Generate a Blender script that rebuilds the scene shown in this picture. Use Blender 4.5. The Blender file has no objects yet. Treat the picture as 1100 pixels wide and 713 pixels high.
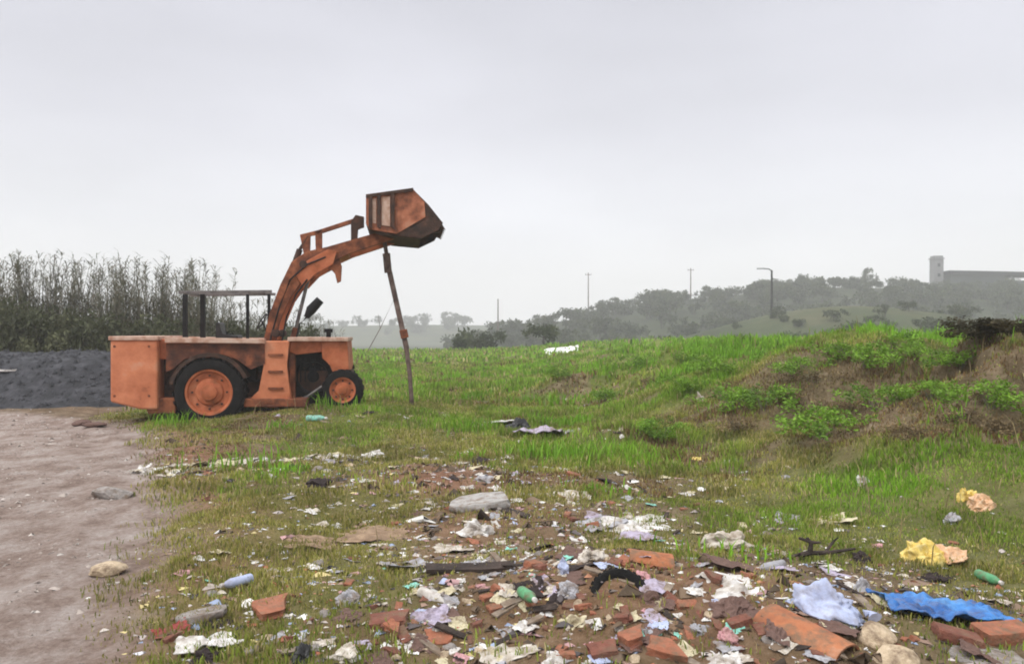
import bpy, bmesh, math, random
import numpy as np
from mathutils import Vector, Matrix, Quaternion, noise as mnoise

random.seed(7)
rng = np.random.default_rng(7)
R = math.radians
scene = bpy.context.scene
COL = scene.collection
F, CX, CY, EYE = 856.0, 550.0, 356.5, 1.7      # focal length in photo pixels, picture centre, eye height

# ------------------------------------------------------------------ helpers
def link(o):
    COL.objects.link(o); return o

def tag(o, label=None, cat=None, group=None, kind=None):
    if label: o['label'] = label
    if cat: o['category'] = cat
    if group: o['group'] = group
    if kind: o['kind'] = kind
    return o

def empty(name, loc=(0, 0, 0), rz=0.0):
    o = bpy.data.objects.new(name, None); link(o)
    o.empty_display_size = 0.2
    o.location = loc; o.rotation_euler = (0, 0, rz)
    return o

class MB:
    """collects shapes into one mesh"""
    def __init__(s): s.bm = bmesh.new(); s.mi = 0
    def _fin(s, faces):
        for f in faces: f.material_index = s.mi
    def poly(s, vs, faces):
        b = [s.bm.verts.new(v) for v in vs]
        out = []
        for f in faces:
            try: out.append(s.bm.faces.new([b[i] for i in f]))
            except ValueError: pass
        s._fin(out); return out
    def box(s, a, b, bevel=0.0):
        x0, y0, z0 = a; x1, y1, z1 = b
        fs = s.poly([(x0,y0,z0),(x1,y0,z0),(x1,y1,z0),(x0,y1,z0),(x0,y0,z1),(x1,y0,z1),(x1,y1,z1),(x0,y1,z1)],
               [(3,2,1,0),(4,5,6,7),(0,1,5,4),(1,2,6,5),(2,3,7,6),(3,0,4,7)])
        if bevel: s.bev(fs, bevel)
    def bev(s, fs, w, seg=2):
        ed = list({e for f in fs for e in f.edges})
        r = bmesh.ops.bevel(s.bm, geom=ed, offset=w, segments=seg, affect='EDGES', clamp_overlap=True, profile=0.5)
        s._fin(r['faces'])
    def prism(s, poly, v0, v1, bevel=0.0):
        """polygon in (u,z), extruded along v (the local y)"""
        n = len(poly)
        area = sum(poly[i][0]*poly[(i+1)%n][1]-poly[(i+1)%n][0]*poly[i][1] for i in range(n))
        if area < 0: poly = poly[::-1]
        vs = [(u, v0, z) for u, z in poly] + [(u, v1, z) for u, z in poly]
        fs = s.poly(vs, [tuple(range(n)), tuple(range(2*n-1, n-1, -1))] + [(i, i+n, (i+1)%n+n, (i+1)%n) for i in range(n)])
        if bevel: s.bev(fs, bevel)
    def tube(s, pts, rad, seg=10, cap=True):
        pts = [Vector(p) for p in pts]
        if not isinstance(rad, (list, tuple)): rad = [rad]*len(pts)
        rings = []
        for i, p in enumerate(pts):
            t = (pts[min(i+1, len(pts)-1)] - pts[max(i-1, 0)]).normalized()
            up = Vector((0,0,1)) if abs(t.z) < .9 else Vector((1,0,0))
            a = t.cross(up).normalized(); b = t.cross(a).normalized()
            rings.append([s.bm.verts.new(p + rad[i]*(a*math.cos(2*math.pi*k/seg)+b*math.sin(2*math.pi*k/seg))) for k in range(seg)])
        fs = []
        for r0, r1 in zip(rings, rings[1:]):
            for k in range(seg): fs.append(s.bm.faces.new((r0[k], r0[(k+1)%seg], r1[(k+1)%seg], r1[k])))
        if cap and seg > 2:
            fs.append(s.bm.faces.new(rings[0][::-1])); fs.append(s.bm.faces.new(rings[-1]))
        s._fin(fs)
    def bar(s, p, q, w, h, bevel=0.0):
        """rectangular bar from p to q: w across (towards local y), h in the third direction"""
        p, q = Vector(p), Vector(q); t = (q-p).normalized()
        y = Vector((0,1,0)) if abs(t.y) < .9 else Vector((1,0,0))
        n = t.cross(y).normalized(); y = n.cross(t).normalized()
        c = [(-1,-1),(1,-1),(1,1),(-1,1)]
        vs = [p + y*(w/2*a) + n*(h/2*b) for a, b in c] + [q + y*(w/2*a) + n*(h/2*b) for a, b in c]
        fs = s.poly(vs, [(0,1,2,3),(7,6,5,4),(0,4,5,1),(1,5,6,2),(2,6,7,3),(3,7,4,0)])
        if bevel: s.bev(fs, bevel)
    def lathe_y(s, prof, c, seg=40):
        """profile (radius, v) turned about the local y axis through c=(u,z)"""
        rings = []
        for r, v in prof:
            rings.append([s.bm.verts.new((c[0]+r*math.cos(2*math.pi*k/seg), v, c[1]+r*math.sin(2*math.pi*k/seg))) for k in range(seg)])
        fs = []
        for r0, r1 in zip(rings, rings[1:]):
            for k in range(seg): fs.append(s.bm.faces.new((r0[k], r1[k], r1[(k+1)%seg], r0[(k+1)%seg])))
        s._fin(fs)
    def lathe_z(s, prof, seg=20, cap=True):
        rings = [[s.bm.verts.new((r*math.cos(2*math.pi*k/seg), r*math.sin(2*math.pi*k/seg), z)) for k in range(seg)] for r, z in prof]
        fs = []
        for r0, r1 in zip(rings, rings[1:]):
            for k in range(seg): fs.append(s.bm.faces.new((r0[k], r0[(k+1)%seg], r1[(k+1)%seg], r1[k])))
        if cap:
            fs.append(s.bm.faces.new(rings[0][::-1])); fs.append(s.bm.faces.new(rings[-1]))
        s._fin(fs)
    def build(s, name, mats, parent=None, smooth=False):
        me = bpy.data.meshes.new(name)
        bmesh.ops.recalc_face_normals(s.bm, faces=s.bm.faces[:])
        s.bm.to_mesh(me); s.bm.free()
        for m in (mats if isinstance(mats, (list, tuple)) else [mats]): me.materials.append(m)
        if smooth:
            me.polygons.foreach_set('use_smooth', [True]*len(me.polygons))
            try: me.set_sharp_from_angle(angle=R(40))
            except Exception: pass
        o = bpy.data.objects.new(name, me); link(o)
        if parent: o.parent = parent
        return o

def np_mesh(name, verts, faces_flat, loop_total, mats, col=None, colname='tint'):
    """fast mesh from arrays: faces_flat is the corner vertex list, loop_total the size of each face"""
    me = bpy.data.meshes.new(name)
    me.vertices.add(len(verts)); me.vertices.foreach_set('co', np.asarray(verts, np.float32).ravel())
    me.loops.add(len(faces_flat)); me.loops.foreach_set('vertex_index', np.asarray(faces_flat, np.int32))
    lt = np.asarray(loop_total, np.int32)
    me.polygons.add(len(lt)); me.polygons.foreach_set('loop_start', np.concatenate([[0], np.cumsum(lt)[:-1]]).astype(np.int32))
    me.update(calc_edges=True)
    if col is not None:
        a = me.color_attributes.new(colname, 'FLOAT_COLOR', 'POINT')
        c4 = np.ones((len(verts), 4), np.float32); c4[:, :col.shape[1]] = col
        a.data.foreach_set('color', c4.ravel())
    for m in mats: me.materials.append(m)
    me.validate()
    return me

# ------------------------------------------------------------------ noise and the lie of the land
def _hash(ix, iy, seed):
    h = (ix.astype(np.int64)*374761393 + iy.astype(np.int64)*668265263 + seed*1442695041) & 0x7fffffff
    h = ((h ^ (h >> 13)) * 1274126177) & 0x7fffffff
    return ((h ^ (h >> 16)) & 0xffff) / 65535.0
def vnoise(x, y, seed=0):
    x = np.asarray(x, float); y = np.asarray(y, float)
    ix, iy = np.floor(x), np.floor(y); fx, fy = x-ix, y-iy
    fx = fx*fx*fx*(fx*(fx*6-15)+10); fy = fy*fy*fy*(fy*(fy*6-15)+10)
    a = _hash(ix, iy, seed); b = _hash(ix+1, iy, seed); c = _hash(ix, iy+1, seed); d = _hash(ix+1, iy+1, seed)
    return (a+(b-a)*fx)*(1-fy) + (c+(d-c)*fx)*fy
def fbm(x, y, oct=4, seed=0):
    s = 0.0; a = .5; n = 0
    c, sn = math.cos(.6), math.sin(.6)
    for i in range(oct):
        s = s + a*(vnoise(x, y, seed+i*17)-.5)*2; n += a
        x, y = 2.03*(c*x-sn*y), 2.03*(sn*x+c*y); a *= .5
    return s/n
def sst(a, b, x):
    t = np.clip((np.asarray(x, float)-a)/(b-a), 0, 1); return t*t*(3-2*t)
def gau(x, y, cx, cy, sx, sy=None):
    sy = sy or sx
    return np.exp(-((x-cx)/sx)**2-((y-cy)/sy)**2)

FOOT_Y = [0, 6, 7.2, 10, 12.8, 17, 22, 35, 80, 200]
FOOT_X = [4.6, 3.85, 3.76, 3.0, 2.2, 1.3, .2, -1.0, -5, -5]
ROAD_Y = [-15, 0, 4.08, 5.5, 7.15, 10.1, 13.0, 15.0, 16.2, 17.5]
ROAD_X = [-1.0, -1.4, -1.95, -2.45, -3.0, -4.3, -5.6, -7.2, -9.0, -11.5]
HP = [150, 250, 330, 400, 470, 495, 540, 600, 660, 700, 780, 860, 1000, 1100, 1300, 1600]
HT = [372, 372, 372, 372, 376, 370, 356, 344, 334, 324, 318, 311, 310, 310, 306, 300]
HILL_Y = 260.0

def scarp(x, y): return fbm(x*.55+1.3, y*.62, 3, 15)
def road_w(x, y):
    e = np.interp(y, ROAD_Y, ROAD_X) + (.35*fbm(x*.9, y*.9, 3, 91)+.22*fbm(x*3.2, y*3.2, 3, 92))
    return sst(.45, -.45, x-e) * sst(18.2, 16.8, y)
def mound(x, y):
    d = x-np.interp(y, FOOT_Y, FOOT_X) + .5*fbm(x*.5, y*.5, 3, 5)
    w = np.interp(y, [0, 8, 16, 30, 90], [3.0, 4.2, 5.6, 9, 22])
    a = np.interp(y, [0, 6, 10, 17, 30, 60, 90], [1.32, 1.34, 1.30, 1.12, .90, .75, .6])
    return a, sst(-.1, 1.0, d/w)
def H(x, y):
    x = np.asarray(x, float); y = np.asarray(y, float)
    near = sst(130, 60, y)
    a, t = mound(x, y)
    h = a*t
    h = h + t*(.32*fbm(x*.55+3, y*.55, 4, 11)+.27*fbm(x*1.5, y*1.5, 4, 12)-.24*np.abs(fbm(x*.9+7, y*.9, 3, 13))+.05)*near
    h = h + t*near*(.40*sst(-.03, .09, scarp(x, y))-.16)
    h = h + .45*gau(x, y, 1.6, 20.5, 1.3, .9) + .40*gau(x, y, 3.6, 19.0, 1.2, .8) + .25*gau(x, y, 2.0, 12.2, .9, .6)
    h = h + .30*gau(x, y, 4.9, 13.4, 1.5, 1.3) + .22*gau(x, y, 2.9, 15.4, 1.0, 1.0) + .25*gau(x, y, 5.2, 15.5, 2.4, 1.6) + .18*gau(x, y, 6.4, 10.6, 1.3)
    h = h + .26*gau(x, y, -3.3, 15.9, 2.4, 2.0)                              # rise under the loader's front
    h = h + .22*gau(x, y, .75, 5.2, 1.1, .9) + .10*gau(x, y, 1.8, 4.6, .7, .6) + .16*gau(x, y, -1.2, 9.0, 1.4, .9) + .08*gau(x, y, -.9, 5.0, .7)
    rd = road_w(x, y)
    h = h + (1-rd)*(1-t)*near*(.07*fbm(x*.8, y*.8, 3, 31)+.035*fbm(x*3.1, y*3.1, 3, 32))
    ru = x-np.interp(y, ROAD_Y, ROAD_X)
    h = h + rd*(.02*fbm(x*1.6, y*1.1, 4, 41)-.035*(np.exp(-((ru+1.15)/.22)**2)+np.exp(-((ru+2.75)/.22)**2))*(.6+.5*fbm(x*1.1, y*1.1, 2, 43))+.02*np.exp(-((ru+.85)/.12)**2)) - .05*rd
    h = h + (1-.6*rd)*(.018+.05*t*earth_w(x, y))*fbm(x*7, y*7, 3, 33)*sst(30, 12, y)
    # the field ends and drops into a shallow valley, hills beyond
    h = h - 5.0*sst(72, 120, y)
    px = CX + x/np.maximum(y, 1)*F
    pxh = CX + x/HILL_Y*F
    hz = EYE + (CY-np.interp(pxh, HP, HT))/F*HILL_Y + 5.0 - 1.0
    ns = 1+.08*fbm(x*.02, y*.02, 3, 51)
    h = h + hz*ns*sst(120, HILL_Y, y)*sst(420, 300, y)*sst(-60, -15, x)
    h = h + 9.6*gau(x, y, 52, 128, 30, 24) + 4*gau(x, y, 95, 120, 30, 25)
    h = h + (11.0+1.5*fbm(x*.01, y*.01, 2, 61))*sst(430, 520, y)*sst(690, 600, y)*sst(120, 20, x)
    return h
def H1(x, y): return float(H(np.array([x]), np.array([y]))[0])
HITY = np.concatenate([np.arange(3.2, 20, .04), np.arange(20, 95, .15)])
def hit(px, py):
    """the point of the ground that a photo pixel shows"""
    Y = HITY
    for it in range(2):
        x = (px-CX)/F*Y; z = EYE-(py-CY)/F*Y
        i = np.nonzero(z <= H(x, Y))[0]
        i = i[0] if len(i) else len(Y)-1
        if it == 0: Y = np.linspace(Y[max(i-1, 0)], Y[i], 12)
    return Vector((x[i], Y[i], H1(x[i], Y[i])))
def normal(x, y, e=.12):
    return Vector((H1(x-e, y)-H1(x+e, y), H1(x, y-e)-H1(x, y+e), 2*e)).normalized()

def dry_w(x, y):
    """matted brown growth: the broken faces of the mound and trampled patches of the field"""
    n = fbm(x*.9, y*.9, 4, 71)+.7*fbm(x*2.4, y*2.4, 3, 72); q = scarp(x, y); a, t = mound(x, y)
    m = .95*gau(x, y, 4.9, 11.8, 1.5, 1.6) + .95*gau(x, y, 5.9, 9.3, 1.2, 1.2) + .6*gau(x, y, 4.1, 10.2, .8, .6) + .5*gau(x, y, 2.6, 13.6, .9, .7) + .35*gau(x, y, 7.5, 11.5, 1.5)
    b = .65*t*np.exp(-((q-.03)/.06)**2)*sst(26, 16, y)
    f = .85*sst(.05, .45, fbm(x*.45+2, y*.8, 3, 74))*(1-t)*sst(6.5, 9, y)
    return np.clip(sst(.25, .8, m+b+f+.55*n), 0, 1)
def earth_w(x, y):
    """bare trodden ground among the rubble and beside the track"""
    n = fbm(x*.9, y*.9, 4, 71)
    m = .35*gau(x, y, 4.9, 11.6, .9, 1.0) + .4*gau(x, y, 6.0, 9.2, .8, .8)
    r = .80*sst(7.2, 4.7, y)*sst(4.2, 2.2, x)*sst(-2.0, .2, x) + .70*gau(x, y, -1.25, 9.3, 1.4, 1.4) + .50*gau(x, y, .8, 7.2, 1.9, 1.1) + .62*gau(x, y, -.6, 6.9, 1.2, 1.3) + .7*gau(x, y, -3.0, 10.35, 1.7, .3) + .35*gau(x, y, .3, 12.5, 1.6, 1.6) + .75*gau(x, y, .45, 13.6, .9, .8) + .4*gau(x, y, -3.6, 12.6, 2.6, .7)
    e = np.clip(1-np.abs(x-np.interp(y, ROAD_Y, ROAD_X)-.3)/.8, 0, 1)*sst(17, 14, y)*.5
    return np.clip(sst(.32, .78, m+r+e+.55*n), 0, 1)
def grass_w(x, y):
    n = fbm(x*1.3, y*1.3, 3, 81)
    g = sst(-.6, .2, n+.3)*(1-.84*earth_w(x, y))*(1-.25*dry_w(x, y))*(1-road_w(x, y))
    g = g*(1-.85*np.exp(-((y-10.0-.36*(x+4.5))/.30)**2)*sst(-4.9, -4.3, x)*sst(-1.2, -2.2, x))
    g = g*(1-sst(-7.6, -8.6, x)*sst(12.5, 14, y)*sst(24, 20, y))
    return np.clip(g, 0, 1)

# ------------------------------------------------------------------ materials
def mat(name, ramp, scale=6.0, rough=.8, metal=0.0, bump=.3, bscale=None, spec=.3, coord='Object', detail=6.0, rvar=.1):
    m = bpy.data.materials.new(name); m.use_nodes = True
    nt = m.node_tree; N = nt.nodes; L = nt.links
    b = N['Principled BSDF']
    tc = N.new('ShaderNodeTexCoord')
    n = N.new('ShaderNodeTexNoise'); n.inputs['Scale'].default_value = scale; n.inputs['Detail'].default_value = detail; n.inputs['Roughness'].default_value = .62
    cr = N.new('ShaderNodeValToRGB')
    el = cr.color_ramp.elements
    while len(el) < len(ramp): el.new(.5)
    for e, (p, c) in zip(el, ramp): e.position = p; e.color = (*c, 1)
    L.new(tc.outputs[coord], n.inputs['Vector']); L.new(n.outputs['Fac'], cr.inputs['Fac'])
    L.new(cr.outputs['Color'], b.inputs['Base Color'])
    b.inputs['Roughness'].default_value = rough; b.inputs['Metallic'].default_value = metal
    b.inputs['Specular IOR Level'].default_value = spec
    if rvar:
        mr = N.new('ShaderNodeMapRange'); mr.inputs[3].default_value = max(0, rough-rvar); mr.inputs[4].default_value = min(1, rough+rvar)
        L.new(n.outputs['Fac'], mr.inputs[0]); L.new(mr.outputs[0], b.inputs['Roughness'])
    if bump:
        n2 = N.new('ShaderNodeTexNoise'); n2.inputs['Scale'].default_value = bscale or scale*4; n2.inputs['Detail'].default_value = 5
        L.new(tc.outputs[coord], n2.inputs['Vector'])
        bp = N.new('ShaderNodeBump'); bp.inputs['Strength'].default_value = bump; bp.inputs['Distance'].default_value = .02
        L.new(n2.outputs['Fac'], bp.inputs['Height']); L.new(bp.outputs['Normal'], b.inputs['Normal'])
    return m

def muddy(m, amount=.8):
    """soil smeared over a piece of rubbish, different on every piece"""
    nt = m.node_tree; N = nt.nodes; L = nt.links; b = N['Principled BSDF']
    src = b.inputs['Base Color'].links[0].from_socket
    g = N.new('ShaderNodeNewGeometry'); n = N.new('ShaderNodeTexNoise'); n.inputs['Scale'].default_value = 11; n.inputs['Detail'].default_value = 7; n.inputs['Roughness'].default_value = .68
    L.new(g.outputs['Position'], n.inputs['Vector'])
    r = N.new('ShaderNodeValToRGB'); r.color_ramp.elements[0].position = .46; r.color_ramp.elements[1].position = .64
    r.color_ramp.elements[0].color = (0, 0, 0, 1); r.color_ramp.elements[1].color = (amount, amount, amount, 1)
    L.new(n.outputs['Fac'], r.inputs[0])
    x = N.new('ShaderNodeMix'); x.data_type = 'RGBA'; L.new(r.outputs[0], x.inputs[0]); L.new(src, x.inputs[6]); x.inputs[7].default_value = (.17, .115, .075, 1)
    L.new(x.outputs[2], b.inputs['Base Color'])

def plain(name, c, v=.25, **k):
    lo = tuple(max(0, x*(1-v)) for x in c); hi = tuple(min(1, x*(1+v)) for x in c)
    return mat(name, [(.3, lo), (.7, hi)], **k)

def attr_mat(name, rough=.7, trans=.0, spec=.25, jitter=.0):
    """takes its colour from the tint of each leaf or blade"""
    m = bpy.data.materials.new(name); m.use_nodes = True
    nt = m.node_tree; N = nt.nodes; L = nt.links; b = N['Principled BSDF']
    a = N.new('ShaderNodeAttribute'); a.attribute_name = 'tint'
    L.new(a.outputs['Color'], b.inputs['Base Color'])
    b.inputs['Roughness'].default_value = rough; b.inputs['Specular IOR Level'].default_value = spec
    if trans:
        t = N.new('ShaderNodeBsdfTranslucent'); L.new(a.outputs['Color'], t.inputs['Color'])
        mx = N.new('ShaderNodeMixShader'); mx.inputs[0].default_value = trans
        L.new(b.outputs[0], mx.inputs[1]); L.new(t.outputs[0], mx.inputs[2]); L.new(mx.outputs[0], N['Material Output'].inputs['Surface'])
    return m

M = {}
# weathered orange paint with rust breaking through
M['orange'] = mat('orange_paint', [(.30, (.10, .035, .018)), (.40, (.30, .085, .030)), (.53, (.44, .125, .052)), (.68, (.52, .18, .085)), (.82, (.46, .24, .15))], scale=3.2, rough=.62, bump=.25, bscale=30, detail=9)
M['orange_clean'] = mat('sun_faded_orange_paint', [(.27, (.16, .05, .03)), (.38, (.46, .145, .065)), (.58, (.60, .215, .105)), (.76, (.60, .33, .22))], scale=2.4, rough=.6, bump=.15, bscale=24, detail=9)
M['bucket'] = mat('worn_bucket_steel', [(.30, (.07, .028, .018)), (.44, (.22, .075, .038)), (.56, (.42, .15, .08)), (.70, (.50, .26, .17))], scale=3.0, rough=.75, bump=.4, bscale=30, detail=9)
M['rust'] = mat('rusty_steel', [(.28, (.045, .018, .012)), (.46, (.15, .05, .025)), (.60, (.30, .10, .045)), (.8, (.40, .17, .09))], scale=4.5, rough=.85, bump=.5, bscale=36, detail=9)
M['oldred'] = mat('dark_rusted_panel', [(.30, (.04, .018, .012)), (.50, (.12, .042, .024)), (.64, (.26, .085, .04)), (.8, (.40, .16, .08))], scale=4.5, rough=.85, bump=.4, bscale=36, detail=9)
M['darkrust'] = mat('dark_rusty_steel', [(.30, (.02, .014, .012)), (.55, (.065, .034, .024)), (.8, (.15, .06, .035))], scale=5, rough=.85, bump=.5, bscale=30)
M['pale_edge'] = mat('pale_paint_and_sky_sheen', [(.3, (.32, .14, .08)), (.55, (.55, .38, .30)), (.8, (.60, .50, .44))], scale=5, rough=.75, bump=.2)  # paints the sky's reflection on the loader's top edges; also pale bucket panels
M['rubber'] = mat('old_rubber', [(.3, (.007, .007, .007)), (.62, (.016, .015, .015)), (.85, (.06, .05, .04))], scale=6, spec=.12, rough=.9, bump=.4, bscale=40)
M['black_metal'] = plain('black_metal', (.012, .012, .013), spec=.15, rough=.6, scale=8)
M['grey_metal'] = mat('dull_grey_steel', [(.3, (.10, .09, .09)), (.7, (.24, .22, .21))], scale=8, rough=.5, metal=.5)
M['pole'] = mat('weathered_brown_pole', [(.3, (.06, .04, .035)), (.55, (.16, .11, .095)), (.8, (.24, .19, .17))], scale=7, rough=.85, bump=.5)
M['seat'] = plain('cracked_black_vinyl', (.02, .02, .02), rough=.5, scale=10)
M['bark'] = mat('bark', [(.3, (.05, .04, .032)), (.7, (.14, .115, .095))], scale=9, rough=.9, bump=.6)
M['cane'] = mat('cane_stem', [(.3, (.10, .095, .065)), (.7, (.22, .20, .14))], scale=7, rough=.7)
M['leaf'] = attr_mat('foliage', .65, .25)
M['blade'] = attr_mat('grass_blades', .6, .30)
M['crumb'] = attr_mat('litter_bits', .7, 0)
M['concrete'] = mat('concrete', [(.3, (.27, .26, .25)), (.7, (.46, .44, .42))], scale=7, rough=.9, bump=.4)
M['brick'] = mat('fired_clay', [(.25, (.15, .065, .04)), (.42, (.31, .115, .065)), (.58, (.37, .15, .09)), (.72, (.40, .26, .19))], scale=11, rough=.92, bump=.6, bscale=60)
M['brick_dark'] = mat('dark_fired_clay', [(.25, (.10, .04, .03)), (.55, (.22, .085, .058)), (.75, (.33, .20, .15))], scale=11, rough=.92, bump=.6, bscale=60)
M['tile'] = mat('orange_clay_tile', [(.25, (.18, .075, .045)), (.45, (.38, .14, .065)), (.6, (.44, .175, .085)), (.75, (.42, .27, .19))], scale=7, rough=.85, bump=.4, bscale=40)
M['stone'] = mat('grey_stone', [(.25, (.16, .14, .13)), (.6, (.34, .31, .29)), (.8, (.46, .43, .40))], scale=9, rough=.92, bump=.6)
M['beige'] = mat('beige_stone', [(.25, (.36, .27, .17)), (.6, (.60, .48, .34)), (.8, (.66, .57, .45))], scale=9, rough=.9, bump=.5)
M['white'] = mat('dirty_white_plastic', [(.28, (.26, .22, .17)), (.45, (.56, .53, .49)), (.58, (.72, .71, .70)), (.8, (.78, .78, .79))], scale=4, rough=.38, bump=.2, bscale=50)
M['cleanwhite'] = plain('bright_white_plastic', (.72, .71, .69), v=.08, rough=.5, scale=4)
M['paper'] = mat('grubby_paper', [(.28, (.24, .19, .14)), (.45, (.46, .41, .34)), (.62, (.60, .56, .51)), (.8, (.68, .66, .63))], scale=5, rough=.85, bump=.2)
M['cream'] = mat('cream_plastic', [(.28, (.30, .25, .14)), (.5, (.56, .50, .33)), (.8, (.66, .62, .48))], scale=5, rough=.5, bump=.2)
M['grey_plastic'] = mat('grey_plastic', [(.28, (.15, .14, .14)), (.5, (.34, .34, .37)), (.8, (.50, .50, .53))], scale=5, rough=.5)
M['black_plastic'] = mat('black_plastic', [(.3, (.010, .010, .011)), (.7, (.03, .03, .032))], scale=9, rough=.4, bump=.2, spec=.5)
M['blue'] = mat('blue_tarpaulin', [(.28, (.03, .05, .10)), (.42, (.03, .12, .36)), (.56, (.05, .21, .54)), (.8, (.16, .38, .68))], scale=4.5, rough=.35, bump=.2, bscale=60)
M['paleblue'] = mat('pale_blue_plastic', [(.25, (.25, .28, .38)), (.5, (.42, .48, .68)), (.8, (.56, .60, .74))], scale=6, rough=.55, bump=.2)
M['yellow'] = mat('yellow_plastic', [(.25, (.40, .25, .05)), (.45, (.72, .53, .12)), (.75, (.76, .66, .32))], scale=8, rough=.5, bump=.2)
M['peach'] = mat('peach_plastic', [(.25, (.40, .19, .08)), (.45, (.64, .38, .21)), (.75, (.70, .55, .39))], scale=8, rough=.5, bump=.2)
M['red'] = plain('faded_red_plastic', (.26, .04, .035), rough=.55, scale=9)
M['pink'] = plain('faded_pink_cloth', (.56, .30, .32), rough=.85, scale=9)
M['teal'] = plain('teal_plastic', (.24, .58, .48), rough=.5, scale=9)
M['green_plastic'] = plain('green_plastic', (.10, .34, .16), rough=.45, scale=9)
M['lilac'] = plain('lilac_cloth', (.42, .37, .47), rough=.85, scale=9)
M['cardboard'] = mat('wet_cardboard', [(.3, (.18, .115, .07)), (.7, (.38, .27, .18))], scale=8, rough=.9)
M['wood'] = mat('weathered_board', [(.3, (.13, .10, .08)), (.7, (.34, .28, .22))], scale=10, rough=.9)
M['darkcloth'] = plain('dark_sodden_cloth', (.035, .025, .024), rough=.9, scale=9)
M['browncloth'] = plain('brown_sodden_cloth', (.14, .085, .07), rough=.9, scale=9)
M['darkwood'] = mat('charred_wood', [(.3, (.018, .014, .012)), (.7, (.07, .05, .042))], scale=9, rough=.9, bump=.6)
M['wall_pale'] = plain('pale_render_wall', (.24, .24, .25), v=.1, scale=.5, rough=.9, bump=0)
M['wall_dark'] = plain('dark_wall', (.07, .08, .08), v=.15, scale=.5, rough=.9, bump=0)
M['roof_dark'] = plain('dark_metal_roof', (.025, .027, .033), v=.15, scale=.8, rough=.6, bump=0)
M['glass'] = plain('dark_window_glass', (.02, .025, .03), v=.1, rough=.15, spec=.6, bump=0)
M['galv'] = plain('galvanised_steel', (.22, .22, .23), rough=.5, scale=6, bump=0)

for k_ in 'concrete brick brick_dark tile stone beige white paper cream grey_plastic pink lilac cardboard paleblue yellow peach blue teal red green_plastic wood'.split():
    muddy(M[k_], .4 if k_ in ('paleblue', 'yellow', 'blue', 'peach') else .6 if k_ in ('white', 'paper', 'cream') else .85)

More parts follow.
